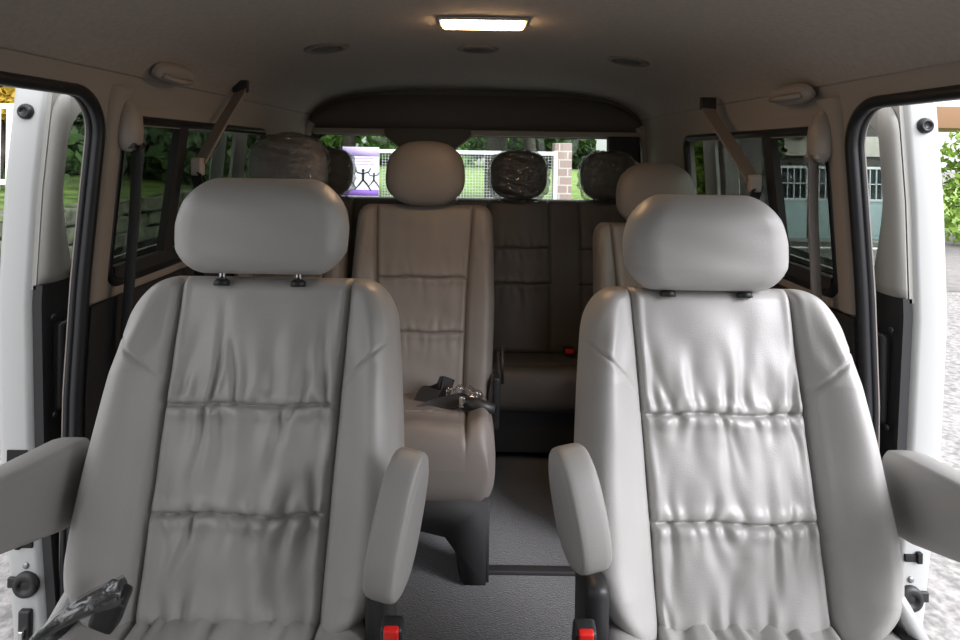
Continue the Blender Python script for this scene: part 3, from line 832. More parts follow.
# ------------------------------------------------------------------ third row seats
def row3_seat(Xc, label, seed, hw_total, ztop, hrtop, wrapped=False, hx=0.0, m=LEATHER2, legside=1):
    t = thing('passenger_seat', label, 'seat', (Xc, 2.0, FLOOR), group='seats of the third row')
    zb = -0.86 - FLOOR; zt_ = ztop - FLOOR
    Lh, V, N = lean_basis(0.05, zb, 0.215, zt_)
    k = hw_total / 0.255
    wf0 = outline([(0, .235 * k), (.15, .25 * k), (.5, .256 * k), (.8, .25 * k), (1, .245 * k)])
    wf = topround(wf0, 0.20 * k, Lh, 0.06)
    hwf = outline([(0, .148 * k), (.5, .156 * k), (1, .175 * k)])
    s1, s2 = 0.61, 0.335
    pl = Pleats(seed, 0.15 * k, Lh, (s1, s2), [(s1, 1, 8, .13, .0038), (s1, -1, 9, .08, .0045), (s2, 1, 8, .07, .0045), (s2, -1, 9, .10, .0045)])
    F = seat_relief(hwf, wf, Lh, pl, 0.030, 0.15, diag=True)
    slab('backrest', t, (0, 0.05, zb), (1, 0, 0), V, N, Lh, lambda v: [-float(wf(v)), -float(hwf(v)), float(hwf(v)), float(wf(v))],
         [16, 50, 16], rows_for(90, (s1, s2), Lh), 0.075, F, [1], m, redge=0.045, rtop=0.035, tback=0.055)
    hh = 0.235
    hr = pillow('headrest', t, (hx, 0.175, hrtop - FLOOR - hh / 2), (0.285, 0.11, hh), m, e1=2.6, e2=2.9, tilt=math.radians(-6), seed=seed, taper=-0.05, nu=48, nv=30)
    if wrapped:
        pillow('plastic_cover', t, (hx, 0.172, hrtop - FLOOR - hh / 2), (0.300, 0.125, hh + 0.014), FILM, e1=2.8, e2=2.8, tilt=math.radians(-6), seed=seed + 3, nu=110, nv=70, seam=False, crinkle=0.006, flare=0.04)
    for q in (-1, 1):
        tube('headrest_post', [(hx + q * 0.06, 0.20, zt_ - 0.03), (hx + q * 0.06, 0.18, zt_ + 0.06)], 0.006, CHROME, t, n=8)
    # deep cushion with rolled front
    cl = 0.46; cw = outline([(0, .225 * k), (.12, .248 * k), (.5, .250 * k), (1, .24 * k)])
    plc = Pleats(seed + 5, 0.14, cl, (0.30,), [(0.30, 1, 7, .08, .004), (.95, -1, 8, .10, .005)])
    Fc = seat_relief(lambda v: 0.165 * k + 0 * v, cw, cl, plc, 0.030, .14, diag=False, lowbul=0.015)
    slab('seat_cushion', t, (0, -0.40, 0.312), (1, 0, 0), (0, 0.985, -0.17), (0, 0.17, 0.985), cl, lambda v: [-float(cw(v)), -.165 * k, .165 * k, float(cw(v))],
         [18, 44, 18], rows_for(70, (.3,), cl), 0.20, Fc, [1], m, redge=0.055, rtop=0.05, rbot=0.07, p=2.6)
    bm = bmesh.new(); add_box(bm, (0, -0.18, 0.215), (0.40 * k, 0.36, 0.04), 0.01)
    from_bm('seat_pan', bm, BLACKM, t)
    for q in (-1, 1):
        bm = bmesh.new()
        add_box(bm, (q * 0.195 * k, -0.335, 0.11), (0.045, 0.05, 0.21), 0.01)
        add_box(bm, (q * 0.195 * k, -0.05, 0.11), (0.045, 0.05, 0.21), 0.01)
        add_box(bm, (q * 0.195 * k, -0.19, 0.014), (0.05, 0.38, 0.028), 0.008)
        from_bm('leg', bm, BLACKM, t)
    bm = bmesh.new(); add_box(bm, (legside * 0.262 * k, 0.02, 0.33), (0.022, 0.07, 0.17), 0.008)
    rcv = from_bm('recliner_cover', bm, BLACK, t)
    return t

c3 = row3_seat(-0.178, 'grey leather seat, painted dim and lamplit, in the aisle behind the left captain seat, loose black belt on it', 41, 0.255, -0.205, 0.030)
l3 = row3_seat(-0.652, 'grey leather seat, painted dim and lamplit, by the left windows with crinkled plastic over its headrest', 53, 0.198, -0.205, 0.045, wrapped=True, hx=-0.024, m=LEATHER2, legside=-1)
r3 = row3_seat(0.640, 'grey leather seat, painted dim and lamplit, by the right windows behind the right captain seat, headrest uncovered', 67, 0.208, -0.26, -0.035, hx=0.018, m=LEATHER2, legside=-1)

# chrome leg bracket beside the aisle seat and its dark base shroud
bm = bmesh.new()
pr = [(-0.10, 0.235), (0.055, 0.235), (0.055, 0.0), (-0.02, 0.0), (-0.03, 0.10), (-0.06, 0.14), (-0.22, 0.16), (-0.22, 0.235)]
fr = [bm.verts.new((0.178 + x, -0.395, z)) for x, z in pr]; bk = [bm.verts.new((0.178 + x, -0.33, z)) for x, z in pr]
bm.faces.new(fr); bm.faces.new(bk[::-1])
for i in range(len(pr)): bm.faces.new((fr[i], fr[(i + 1) % len(pr)], bk[(i + 1) % len(pr)], bk[i]))
bmesh.ops.bevel(bm, geom=list(bm.edges), offset=0.008, segments=2, affect='EDGES')
from_bm('base_shroud', bm, BLACKM, c3)

# loose belt and buckle on the aisle seat
sb = thing('seat_belt', 'loose black belt with silver tongue lying across the grey aisle seat', 'seat belt', (-0.178, 1.83, -0.80))
org = Vector(sb.location)
def L3(pts): return [Vector(p) - org for p in pts]
ribbon('webbing', smooth_path(L3([P(394, 424, 1.80), P(415, 418, 1.80), P(436, 408, 1.83), P(462, 401, 1.82), P(470, 403, 1.80)]), 8), 0.042, (0, .6, .8), WEBB, sb, th=0.006)
ribbon('webbing', smooth_path(L3([P(418, 424, 1.78), P(426, 408, 1.86), P(437, 388, 1.93), P(455, 392, 1.93)]), 8), 0.075, (1, 0, .3), WEBB, sb, th=0.005)
tube('buckle_body', L3([P(468, 403, 1.80), P(482, 405, 1.79), P(499, 409, 1.78)]), [0.018, 0.020, 0.014], BLACK, sb, n=10)
box('belt_tongue', tuple(L3([P(466, 402, 1.79)])[0]), (0.018, 0.014, 0.03), CHROME, sb, bevel=0.003)
pth = smooth_path(L3([P(452, 393, 1.93), P(468, 391, 1.9), P(480, 396, 1.86), P(472, 402, 1.82)]), 6)
tube('plastic_film', pth, [0.015 + 0.007 * math.sin(i * 1.7) for i in range(len(pth))], FILM, sb, n=12)
# side bracket of the aisle seat (bright rods)
tube('side_rod', [(0.268, 0.06, 0.48), (0.272, 0.03, 0.38), (0.262, -0.02, 0.31)], 0.005, BLACK, c3, n=8)
tube('side_rod', [(0.282, 0.06, 0.50), (0.284, 0.03, 0.38)], 0.005, BLACK, c3, n=8)

# ------------------------------------------------------------------ rear bench
bench = thing('rear_bench', 'grey leather four-place bench, painted darker for shade, along the rear window with plastic-wrapped headrests', 'bench seat', (0, 2.6, FLOOR))
CEN = [-0.690, -0.212, 0.203, 0.617]
zb = -0.90 - FLOOR; zt_ = -0.225 - FLOOR
Lh, V, N = lean_basis(0.06, zb, 0.20, zt_)
W = 0.838; H = 0.138
def bbrk(v):
    a = [-W]
    for c_ in CEN: a += [c_ - H, c_ + H]
    return a + [W]
s1, s2 = 0.665, 0.44
plb = Pleats(77, H, Lh, (s1, s2), [(s1, 1, 7, .14, .0060), (s1, -1, 8, .08, .006), (s2, 1, 7, .06, .006), (s2, -1, 8, .12, .006)], centres=CEN)
def Fb(X, V_):
    D = 0.010 + 0 * X
    for c_ in CEN:
        a = np.abs(X - c_); inp = a <= H
        D = D + np.where(inp, 0.012 * np.cos(np.clip(a / H, 0, 1) * math.pi / 2) ** .6, 0)
        D = D - 0.008 * gauss(a - H, 0.006)
    return D + plb(X, V_) * 1.0
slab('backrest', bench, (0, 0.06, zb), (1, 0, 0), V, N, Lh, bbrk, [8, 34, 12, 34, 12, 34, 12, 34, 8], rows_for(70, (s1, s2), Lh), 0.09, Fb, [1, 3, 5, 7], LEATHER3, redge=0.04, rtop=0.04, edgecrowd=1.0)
cl = 0.50
plc = Pleats(78, H, cl, (), [(.95, -1, 8, .14, .006)], centres=CEN)
def Fbc(X, V_):
    D = 0.008 + 0 * X
    for c_ in CEN:
        D = D - 0.006 * gauss(np.abs(X - c_) - H, 0.006) * np.clip((V_ - .3) * 4, 0, 1)
    D = D - 0.007 * gauss((V_ - 0.27) * cl, 0.006)
    return D + plc(X, V_)
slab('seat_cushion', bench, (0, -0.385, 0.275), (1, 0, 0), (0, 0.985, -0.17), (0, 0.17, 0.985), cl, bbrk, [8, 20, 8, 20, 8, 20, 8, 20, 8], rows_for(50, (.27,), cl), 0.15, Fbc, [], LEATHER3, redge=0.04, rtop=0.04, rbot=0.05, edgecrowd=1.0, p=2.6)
bm = bmesh.new(); add_box(bm, (0, -0.14, 0.11), (1.5, 0.40, 0.16), 0.01)
from_bm('bench_base', bm, BLACKM, bench)
for i, c_ in enumerate(CEN):
    pillow('headrest', bench, (c_, 0.16, -0.112 - FLOOR), (0.262, 0.10, 0.225), LEATHER3, e1=2.8, e2=2.8, tilt=math.radians(-5), seed=i, nu=44, nv=28)
    pillow('plastic_cover', bench, (c_, 0.158, -0.114 - FLOOR), (0.288, 0.125, 0.243), FILM, e1=2.7, e2=2.7, tilt=math.radians(-5), seed=20 + i, nu=110, nv=70, seam=False, crinkle=0.007, flare=0.10)
    for q in (-1, 1):
        tube('headrest_post', [(c_ + q * 0.06, 0.19, zt_ - 0.03), (c_ + q * 0.06, 0.175, zt_ + 0.06)], 0.006, CHROME, bench, n=8)
q = P(572, 349, 2.52) - Vector((0, 2.6, FLOOR))
bu = box('belt_buckle', tuple(q), (0.045, 0.05, 0.022), BLACK, bench, bevel=0.006)
box('release_button', (q.x, q.y - 0.024, q.z + 0.004), (0.034, 0.012, 0.018), RED, bu, bevel=0.003)

# ------------------------------------------------------------------ shoulder belts on the pillars
for sgn, lab in ((-1, 'black belt and beige anchor on the pillar behind the left door opening'), (1, 'belt painted in a lit tone and beige anchor on the pillar behind the right door opening')):
    X0 = sgn * 0.805
    t = thing('shoulder_belt', lab, 'seat belt', (X0, 1.405, -0.02), group='shoulder belts on the door pillars')
    org = Vector(t.location)
    vs2 = []; fs2 = []
    # teardrop anchor cover
    st = [(0.072, 0.012, 0.008), (0.062, 0.021, 0.014), (0.035, 0.030, 0.027), (0.0, 0.033, 0.031), (-0.025, 0.031, 0.030), (-0.040, 0.022, 0.022), (-0.048, 0.010, 0.010)]
    for (dz, wy, wx_) in st:
        for j in range(20):
            a = 2 * math.pi * j / 20
            vs2.append((sgn * (wx_ * math.cos(a) * 1.0 + 0.004 - 0.25 * (0)), wy * math.sin(a) - 0.004, dz + 0.052))
    for i in range(len(st) - 1):
        for j in range(20): fs2.append((i * 20 + j, i * 20 + (j + 1) % 20, (i + 1) * 20 + (j + 1) % 20, (i + 1) * 20 + j))
    fs2.append(tuple(range(20))); fs2.append(tuple((len(st) - 1) * 20 + j for j in range(20))[::-1])
    pyd('anchor_cover', vs2, fs2, mat('anchor_beige', (0.30, 0.265, 0.235), 0.5), t)
    box('belt_guide', (-sgn * 0.012, 0.0, 0.018), (0.018, 0.048, 0.014), BLACK if sgn < 0 else WALLM, t, bevel=0.004)
    web = [Vector((-sgn * 0.012, 0, 0.02)), Vector((-sgn * 0.008, 0.005, -0.12)), Vector((sgn * 0.006, 0.012, -0.30)), Vector((sgn * 0.022, 0.02, -0.55)), Vector((sgn * 0.025, 0.02, -0.95))]
    ribbon('webbing', smooth_path(web, 6), 0.046, (1, sgn * 0.7, 0), WEBB if sgn < 0 else WEBLIT, t, th=0.003)

# belts hanging from the roof beside the third row
for sgn, a, b, lab in ((-1, P(238, 99, 1.92), P(200, 168, 1.70), 'beige belt strap slanting down from the roof over the left windows'),
                       (1, P(709, 109, 1.92), P(753, 176, 1.70), 'beige belt strap slanting down from the roof over the right windows')):
    t = thing('roof_belt', lab, 'seat belt', a, group='belts hanging from the roof')
    org = Vector(a)
    pa = smooth_path([Vector((0, 0.02, 0.035)), Vector((0, 0, 0)), (b - a) * 0.5 + Vector((0, 0, 0.004)), b - a], 6)
    ribbon('webbing', pa, 0.040, (1, sgn * 0.2, 0.2), mat('beige_webbing', (0.24, 0.21, 0.185), 0.7, bump=.4, bscale=600), t, th=0.008)
    d = (b - a).normalized()
    tn = box('belt_tongue', tuple(b - a + d * 0.012), (0.03, 0.03, 0.05), mat('tongue_beige', (0.38, 0.34, 0.31), 0.45), t, bevel=0.007)
    box('roof_slot', (0, 0.015, 0.03), (0.05, 0.016, 0.04), BLACK, t, bevel=0.004)
    w2 = [b - a + d * 0.03, b - a + Vector((sgn * 0.01, 0.03, -0.13)), b - a + Vector((sgn * 0.02, 0.05, -0.45))]
    ribbon('webbing', smooth_path(w2, 6), 0.045, (1, sgn * 0.6, 0), WEBB, t, th=0.003)

# ------------------------------------------------------------------ ceiling fittings
dl = thing('dome_lamp', 'lit rectangular dome lamp glowing warm yellow on the ceiling', 'ceiling lamp', (0.016, 1.56, cz(0, 1.56)))
box('lamp_frame', (0, 0, -0.004), (0.232, 0.108, 0.012), PALETRIM, dl, bevel=0.006)
box('lamp_lens', (0, 0, -0.012), (0.214, 0.084, 0.013), LAMP, dl, bevel=0.009)
for (X, Y, lab) in ((-0.465, 1.86, 'round flush disc in the ceiling above the left windows'), (0.004, 2.0, 'round flush disc in the ceiling behind the lit dome lamp'), (0.505, 1.99, 'round flush disc in the ceiling above the right windows')):
    slope = (cz(X + .02, Y) - cz(X - .02, Y)) / .04
    vn = thing('ceiling_disc', lab, 'ceiling disc', (X, Y, cz(X, Y)), group='round discs in the ceiling')
    Rr = Matrix.Rotation(-math.atan(slope), 3, 'Y')
    lathe('disc_ring', [(0.070, 0.004), (0.070, -0.003), (0.066, -0.007), (0.052, -0.007), (0.049, -0.003), (0.049, 0.004)], RIM, vn, (0, 0, 0), Rr, n=36)
    lathe('disc_plate', [(0.048, 0.003), (0.048, -0.002), (0.040, -0.005), (0.001, -0.005)], DARKTRIM, vn, (0, 0, 0), Rr, n=36)
for sgn, Y, lab in ((-1, 1.53, 'beige oval grip cover on the roof edge above the left pillar'), (1, 1.49, 'beige oval grip cover on the roof edge above the right pillar')):
    xx, zz_ = (0.772, 0.182) if sgn < 0 else (0.785, 0.150)
    h = thing('roof_grip', lab, 'grip cover', (sgn * xx, Y, zz_), group='oval covers on the roof edges')
    Rt = Matrix.Rotation(sgn * math.radians(55), 3, 'Y')
    vs2 = []; fs2 = []
    st = [(0.0, 1.0), (0.010, 1.0), (0.017, .93), (0.021, .8), (0.022, .5), (0.022, 0.02)]
    for (hh, sc) in st:
        for j in range(36):
            a = 2 * math.pi * j / 36
            p_ = Vector((math.copysign(abs(math.sin(a)) ** .8, math.sin(a)) * 0.026 * sc, math.copysign(abs(math.cos(a)) ** .7, math.cos(a)) * 0.088 * sc, -hh + 0.006))
            vs2.append(Rt @ p_)
    for i in range(len(st) - 1):
        for j in range(36): fs2.append((i * 36 + j, i * 36 + (j + 1) % 36, (i + 1) * 36 + (j + 1) % 36, (i + 1) * 36 + j))
    pyd('grip_cover', vs2, fs2, WALLM, h)
    tube('grip_bar', [Rt @ Vector((-0.004, -0.07, -0.018)), Rt @ Vector((-0.006, 0, -0.026)), Rt @ Vector((-0.004, 0.07, -0.018))], 0.007, WALLM, h, n=8)

# ------------------------------------------------------------------ outside
GRAVEL = mat('gravel', (0.27, 0.26, 0.25), 0.95, bump=1.0, bscale=40, var=0.35, vscale=30, spec=0.1)
GRASS = mat('grass', (0.24, 0.33, 0.12), 0.95, bump=1.0, bscale=60, var=0.35, vscale=3.0, spec=0.05)
ROAD = mat('asphalt', (0.20, 0.19, 0.18), 0.9, var=0.15, vscale=8)
BARK = mat('bark', (0.075, 0.06, 0.05), 0.95, bump=1.0, bscale=30, var=0.3, vscale=12)
PBARK = mat('pale_bark', (0.26, 0.235, 0.20), 0.95, var=0.3, vscale=12)
LEAFD = mat('dark_leaves', (0.035, 0.075, 0.015), 0.7, var=0.4, vscale=2.0)
LEAFM = mat('green_leaves', (0.10, 0.22, 0.03), 0.7, var=0.5, vscale=2.0)
LEAFL = mat('bright_leaves', (0.26, 0.42, 0.06), 0.7, var=0.4, vscale=2.0)
LEAFO = mat('orange_leaves', (0.50, 0.34, 0.04), 0.7, var=0.4, vscale=2.0)
STONE = mat('stone', (0.085, 0.09, 0.06), 0.95, bump=1, bscale=25, var=0.5, vscale=9)
WHITE = mat('white_steel', (0.85, 0.86, 0.88), 0.5)

box('ground', (0, 30, GROUND - 0.1), (120, 120, 0.2), GRAVEL, kind='structure', bevel=0.0)
tag(box('lawn', (-2, 49, GROUND + 0.01), (60, 70, 0.06), GRASS, bevel=0.0), 'sunlit green lawn stretching behind the white mesh fence', 'lawn', kind='stuff')
tag(box('roadway', (6.4, 9.9, GROUND + 0.008), (9, 4.2, 0.03), ROAD, bevel=0.0), 'grey asphalt road strip in front of the pale blue shopfront', 'road', kind='structure')
for i, (y, x_, w_) in enumerate(((8.6, 4.9, 3.4), (9.5, 5.4, 3.6), (11.2, 6.2, 4.0))):
    tag(box('kerb_stripe', (x_, y, GROUND + 0.030), (w_, 0.16, 0.012), WHITE, bevel=0.0),
        ['white stripe on the road nearest the van', 'white stripe on the road, middle one of three', 'white stripe on the road nearest the pale blue shopfront'][i], 'road marking', group='white road stripes')

def leaves(centres, n, size, seed):
    r = np.random.RandomState(seed); V_ = []; F_ = []
    for k in range(n):
        c = centres[r.randint(len(centres))]
        d = r.normal(size=3); d /= np.linalg.norm(d); rad = r.uniform(0.55, 1.0)
        p_ = np.array(c[:3]) + d * rad * np.array(c[3:6])
        a = r.normal(size=3); a /= np.linalg.norm(a); b = np.cross(a, r.normal(size=3)); b /= np.linalg.norm(b); s = size * r.uniform(.6, 1.4)
        q = len(V_); V_ += [p_ - a * s, p_ - b * s * .55, p_ + a * s, p_ + b * s * .55]; F_.append((q, q + 1, q + 2, q + 3))
    return V_, F_

def tree(x, y, trunk_r, h, crown, leafm, label, seed, bark=BARK, lean=0.0, n=2200, size=0.16, z0=GROUND, group='trees around the van'):
    r = random.Random(seed)
    t = thing('tree', label, 'tree', (x, y, z0), group=group)
    pts = [Vector((lean * (k / 6) ** 1.5 + r.uniform(-.04, .04) * (k > 0), r.uniform(-.04, .04), h * k / 6 * 1.0)) for k in range(7)]
    tube('trunk', smooth_path(pts, 3), [trunk_r * (1.25 - 0.7 * i / 18) for i in range(19)], bark, t, n=12)
    cs = []
    cr_, cz_, chh = crown
    for k in range(9):
        a = r.uniform(0, 6.3); rr_ = r.uniform(0.2, .8) * cr_
        cs.append((lean + rr_ * math.cos(a), rr_ * math.sin(a), cz_ + r.uniform(-.5, .5) * chh, cr_ * .5, cr_ * .5, chh * .42))
    V_, F_ = leaves(cs, n, size, seed)
    pyd('foliage', V_, F_, leafm, t, False)
    for k in range(4):
        c = cs[k]; b0_ = Vector((lean * .5, 0, h * 0.72)); tube('branch', [b0_, (b0_ + Vector(c[:3])) / 2 + Vector((0, 0, .1)), Vector(c[:3])], [trunk_r * .45, trunk_r * .3, trunk_r * .12], bark, t, n=7)
    return t

# behind the rear window
tree(-3.6, 17, 0.22, 4.2, (2.6, 3.3, 2.2), LEAFM, 'tree with low green crown at the left end of the rear window view', 1, n=4200)
tree(-1.9, 19, 0.15, 4.2, (2.0, 3.6, 1.9), LEAFD, 'tree right behind the purple and white banner', 2, bark=PBARK, n=3000)
tree(-0.9, 22, 0.20, 5.0, (2.4, 4.0, 2.4), LEAFM, 'pale trunked tree seen left of the aisle seat headrest', 3, bark=PBARK, n=3000)
tree(0.55, 15, 0.26, 4.5, (1.9, 3.6, 1.8), LEAFD, 'dark thick trunk behind the mesh fence right of the aisle seat headrest', 4, n=3000)
tree(1.75, 19, 0.20, 4.5, (2.2, 3.7, 1.9), LEAFM, 'dark trunk behind the fence above the wrapped bench headrest', 5, n=3000)
tree(3.35, 13.5, 0.19, 4.5, (1.6, 3.3, 1.6), LEAFL, 'grey brown trunk standing alone right of the brick pillar', 6, lean=0.35, n=2600, size=.13)
tree(3.2, 10.5, 0.08, 2.5, (0.75, 2.1, 0.75), LEAFM, 'small tree with leafy crown at the right end of the rear window view', 7, n=1800, size=.07)
for i, (x, y, lm, lb) in enumerate(((-18, 60, LEAFD, 'distant dark trees at the far left edge of the lawn'), (-6, 64, LEAFM, 'distant trees in the middle beyond the lawn'), (7, 62, LEAFD, 'distant dark trees beyond the lawn to the right'), (19, 58, LEAFM, 'distant green trees at the far right beyond the lawn'))):
    tree(x, y, 0.5, 5.5, (6.4, 2.9, 4.6), lm, lb, 30 + i, n=8000, size=.45, group='distant trees beyond the lawn')

fe = thing('mesh_fence', 'white framed wire mesh fence panel behind the rear window', 'fence', (0.1, 7.0, GROUND))
bm = bmesh.new()
for (c, s) in (((-0.22, 0, 1.75 - 0.03), (2.16, 0.05, 0.045)), ((-0.15, 0, 1.75 - 0.62), (2.15, 0.05, 0.05)), ((-0.15, 0, .25), (2.15, 0.05, 0.05)), ((-1.30, 0, .9), (.05, .05, 1.7)), ((0.84, 0, 0.875), (0.045, .06, 1.75))):
    add_box(bm, c, s, 0.005)
from_bm('fence_frame', bm, WHITE, fe)
bm = bmesh.new()
x = -1.28
while x < 0.82:
    add_box(bm, (x, 0, .98), (0.004, .004, 1.45)); x += 0.034
z = .28
while z < 1.7:
    add_box(bm, (-.18, .006, z), (2.0, .004, 0.004)); z += 0.034
from_bm('wire_mesh', bm, mat('mesh_steel', (.6, .61, .62), .5), fe, False)

# banner with three dancing figures
BAN = mat('banner_white', (0.82, 0.80, 0.88), 0.6); PUR = mat('banner_purple', (0.22, 0.10, 0.45), 0.6); PURL = mat('banner_lilac', (0.55, 0.42, 0.78), 0.6); INK = mat('banner_black', (0.02, 0.02, 0.03), 0.6)
bn = thing('banner', 'purple and white hanging banner with three black leaping figures', 'banner', P(361, 174, 6.9))
bw, bh = 0.42, 0.62
box('banner_sheet', (0, 0, -0.02), (bw, 0.006, bh), BAN, bn, bevel=0.001)
box('banner_band', (0, -0.005, 0.235), (bw, 0.004, 0.10), PURL, bn, bevel=0.0)
box('banner_band', (0, -0.005, -0.235), (bw, 0.004, 0.07), PUR, bn, bevel=0.0)
for zz_, w_ in ((0.16, .30), (0.125, .24), (0.09, .33)):
    ribbon('banner_scroll', [(-w_ / 2 + w_ * k / 16, -0.006, zz_ + 0.006 * math.sin(k * 1.9)) for k in range(17)], 0.012, (0, 0, 1), PURL, bn, th=.002)
def figure(dx, dz, s, parent):
    bm = bmesh.new()
    def limb(a, b, w_):
        a = Vector(a) * s; b = Vector(b) * s; d = (b - a); m_ = (a + b) / 2; ang = math.atan2(d.z, d.x)
        add_box(bm, (m_.x + dx, -0.007, m_.z + dz), (d.length + w_ * s * .6, .003, w_ * s), 0, Matrix.Rotation(-ang, 3, 'Y'))
    limb((0, 0, .28), (0, 0, -.02), .11); limb((0, 0, .26), (.26, 0, .34), .055); limb((.26, 0, .34), (.34, 0, .50), .045); limb((0, 0, .26), (-.26, 0, .30), .055); limb((-.26, 0, .30), (-.36, 0, .46), .045)
    limb((0, 0, -.02), (.20, 0, -.24), .075); limb((.20, 0, -.24), (.36, 0, -.50), .055); limb((0, 0, -.02), (-.18, 0, -.26), .075); limb((-.18, 0, -.26), (-.38, 0, -.48), .055)
    r = bmesh.ops.create_uvsphere(bm, u_segments=10, v_segments=6, radius=.075 * s); bmesh.ops.scale(bm, vec=(1, .15, 1.15), verts=r['verts']); bmesh.ops.translate(bm, vec=(dx, -0.007, .40 * s + dz), verts=r['verts'])
    from_bm('banner_figure', bm, INK, parent, False)
figure(0.03, -0.08, 0.25, bn); figure(-0.12, -0.085, 0.19, bn); figure(0.155, -0.085, 0.17, bn)

# brick pillar, red-white court marker
BRK = bpy.data.materials.new('brick'); BRK.use_nodes = True; n_ = BRK.node_tree; bt_ = n_.nodes.new('ShaderNodeTexBrick'); tc_ = n_.nodes.new('ShaderNodeTexCoord')
mpn = n_.nodes.new('ShaderNodeMapping'); mpn.inputs['Rotation'].default_value = (math.pi / 2, 0, 0)
bt_.inputs['Scale'].default_value = 2.2; bt_.inputs['Color1'].default_value = (.42, .30, .27, 1); bt_.inputs['Color2'].default_value = (.36, .26, .24, 1); bt_.inputs['Mortar'].default_value = (.6, .55, .52, 1)
n_.links.new(tc_.outputs['Object'], mpn.inputs[0]); n_.links.new(mpn.outputs[0], bt_.inputs['Vector']); n_.links.new(bt_.outputs[0], n_.nodes['Principled BSDF'].inputs['Base Color'])
tag(box('brick_pillar', (1.19, 8.2, -0.82), (0.23, 0.27, 1.86), BRK, bevel=0.004), 'pinkish brick gate pillar at the right end of the white mesh fence', 'pillar')
ct = thing('red_railing', 'small red railing far off on the lawn beside the grey brown trunk', 'railing', (7.6, 32, GROUND))
for k in range(5): box('post', (-.5 + .35 * k, 0, .55), (.08, .08, 1.1), RED, ct, bevel=0.005)
for z in (.5, 1.05): box('rail', (.2, 0, z), (1.5, .06, .07), WHITE, ct, bevel=0.004)

# left side: stone bank, grass on top, dark trees, white fence and shrub
st_ = bmesh.new(); r = random.Random(8)
y = 2.5
while y < 22:
    for row in range(4):
        zz_ = GROUND + 0.12 + row * 0.24
        w_ = r.uniform(.28, .5)
        add_box(st_, (-5.2 + r.uniform(-.05, .05), y + r.uniform(-.1, .1), zz_), (.4, w_, r.uniform(.2, .26)), 0.04, Matrix.Rotation(r.uniform(-.15, .15), 3, 'X'), 2)
    y += 0.42
tag(from_bm('stone_bank', st_, STONE), 'low mossy stone retaining wall outside the left windows', 'stone wall')
v = []; f = []
for i in range(24):
    yy = 1.5 + i * 1.0
    for (x_, z_) in ((-5.0, GROUND + .93), (-5.6, GROUND + 1.02), (-7.0, GROUND + 1.20), (-14, GROUND + 1.5)): v.append((x_, yy, z_ + r.uniform(-.04, .04)))
for i in range(23):
    for q in range(3): a = i * 4 + q; f.append((a, a + 1, a + 5, a + 4))
tag(pyd('grass_bank', v, f, mat('bank_grass', (0.085, 0.125, 0.035), 0.95, bump=1, bscale=50, var=.5, vscale=4, spec=.05)), 'green grass slope above the mossy stone wall on the left', 'grass', kind='stuff')
for i, (x_, y_, tr_, lm, lb) in enumerate(((-8.6, 10.6, .30, LEAFD, 'dark low-crowned tree on the grass slope nearest the left door'), (-6.6, 12.2, .26, LEAFD, 'dark tree on the slope seen through the middle of the left side window'), (-6.4, 16.4, .26, LEAFD, 'dark tree on the slope farthest along the stone wall'), (-11.8, 13.8, .35, LEAFD, 'dark tree standing behind the others on the left slope'), (-12.5, 9.0, .3, LEAFM, 'mid green tree at the left edge beyond the white railing'))):
    tree(x_, y_, tr_, 2.6, (1.9, 1.35, 2.2), lm, lb, 50 + i, n=6500, size=.15, z0=GROUND + 1.15, group='trees on the left slope')
sh = thing('shrub', 'yellow orange shrub at the left edge above the white railing', 'shrub', (-7.3, 9.2, GROUND + 1.15))
V_, F_ = leaves([(0, 0, 1.4, .8, .8, .5), (-.8, 0, 1.3, .8, .6, .5), (.5, 0, 1.2, .4, .5, .4)], 2200, .09, 5); pyd('foliage', V_, F_, LEAFO, sh, False)
tube('stem', [(0, 0, 0), (0.05, 0, .6), (0, 0, 1.3)], .05, BARK, sh)
wf_ = thing('white_railing', 'white slatted railing at the left edge below the orange shrub', 'railing', (-6.25, 8.05, GROUND + 1.02))
for k in range(14): box('slat', (-1.6 + .16 * k, 0, 0.62), (.07, .03, 1.24), WHITE, wf_, bevel=0.003)
for z in (.2, 1.22): box('rail', (-.55, .02, z), (2.3, .03, .07), WHITE, wf_, bevel=0.003)

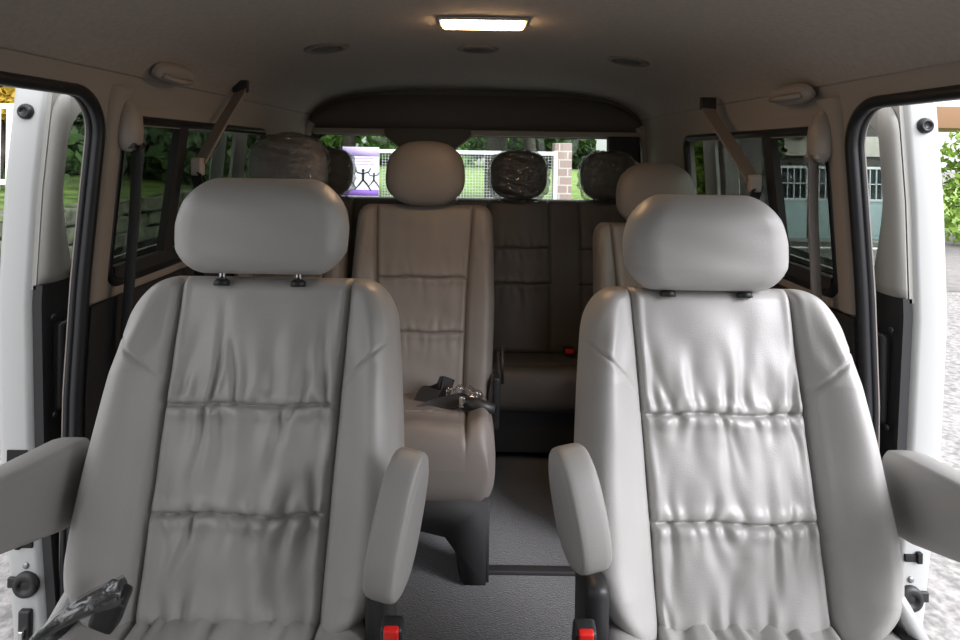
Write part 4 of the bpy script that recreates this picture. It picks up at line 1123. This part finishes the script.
# right side: pale blue shopfront, hedge, brown canopy, tree
TEAL = mat('pale_blue_paint', (0.42, 0.55, 0.58), 0.5); PANE = mat('dark_shop_glass', (0.03, 0.04, 0.05), 0.1); CREAM = mat('cream_render', (0.50, 0.47, 0.42), 0.8, var=.1)
DKR = mat('dark_roof', (0.05, 0.045, 0.04), 0.7)
bd = thing('shopfront', 'pale blue panelled shopfront with white window bars across the road', 'building', (7.45, 12.6, GROUND))
box('wall_panel', (0, 0.6, 1.5), (3.0, 1.0, 3.0), DKR, bd, bevel=0.01)
box('fascia_sign', (0.25, 0.05, 1.95), (2.4, 0.08, 0.42), CREAM, bd, bevel=0.005)
for k in range(3):
    x_ = -0.80 + k * 0.80
    fr_ = box('shutter_panel', (x_, 0.06, 0.40), (0.72, 0.06, 0.80), TEAL, bd, bevel=0.01)
    box('panel_inset', (x_, 0.025, 0.40), (0.56, 0.02, 0.62), TEAL, fr_, bevel=0.006)
    wn = box('window_pane', (x_, 0.06, 1.16), (0.66, 0.03, 0.62), PANE, bd, bevel=0.0)
    bm = bmesh.new()
    for q in (-1, 1): add_box(bm, (x_ + q * .345, 0.03, 1.16), (.05, .06, .74), .004)
    for q in (-1, 1): add_box(bm, (x_, 0.03, 1.16 + q * .34), (.72, .06, .05), .004)
    for q in range(4): add_box(bm, (x_ - .2 + q * .135, 0.03, 1.16), (.018, .03, .66))
    add_box(bm, (x_, 0.03, 1.16), (.66, .03, .02))
    from_bm('window_bars', bm, mat('bar_white', (.75, .8, .82), .5), wn, False)
cn = thing('canopy', 'brown flat roof edge at the far right above the hedge', 'canopy', (12.6, 14.5, 0.9))
box('roof_slab', (0, 0, 0), (4.6, 2.0, 0.5), mat('brown_board', (.30, .17, .09), .8), cn, bevel=0.02)
box('post', (-1.9, 0.6, -1.7), (.18, .18, 2.9), DKR, cn, bevel=0.01); box('post', (1.9, 0.6, -1.7), (.18, .18, 2.9), DKR, cn, bevel=0.01)
hd = thing('hedge', 'bright green leafy hedge at the right edge of the picture', 'hedge', (10.6, 11.8, GROUND))
V_, F_ = leaves([(-.9 + .45 * k, 0, .5 + .45 * j, .5, .5, .5) for k in range(9) for j in range(4)], 9000, .07, 9); pyd('foliage', V_, F_, LEAFL, hd, False)
for k in range(4): tube('stem', [(-.6 + k * .8, 0, 0), (-.6 + k * .8, .05, .8), (-.5 + k * .8, 0, 1.6)], .04, BARK, hd, n=7)
tree(6.1, 13.2, .26, 3.6, (1.5, 2.1, 1.9), LEAFD, 'dark bushy tree seen through the middle of the right side window', 61, n=5000)
tree(4.15, 9.4, .33, 4.0, (2.4, 3.3, 1.5), LEAFD, 'thick dark trunk left of the pale blue shopfront', 62, n=3000)
tree(4.15, 11.6, .16, 2.6, (0.9, 1.9, 1.7), LEAFL, 'bright leafy tree at the rear end of the right side window', 63, n=5000, size=.09)
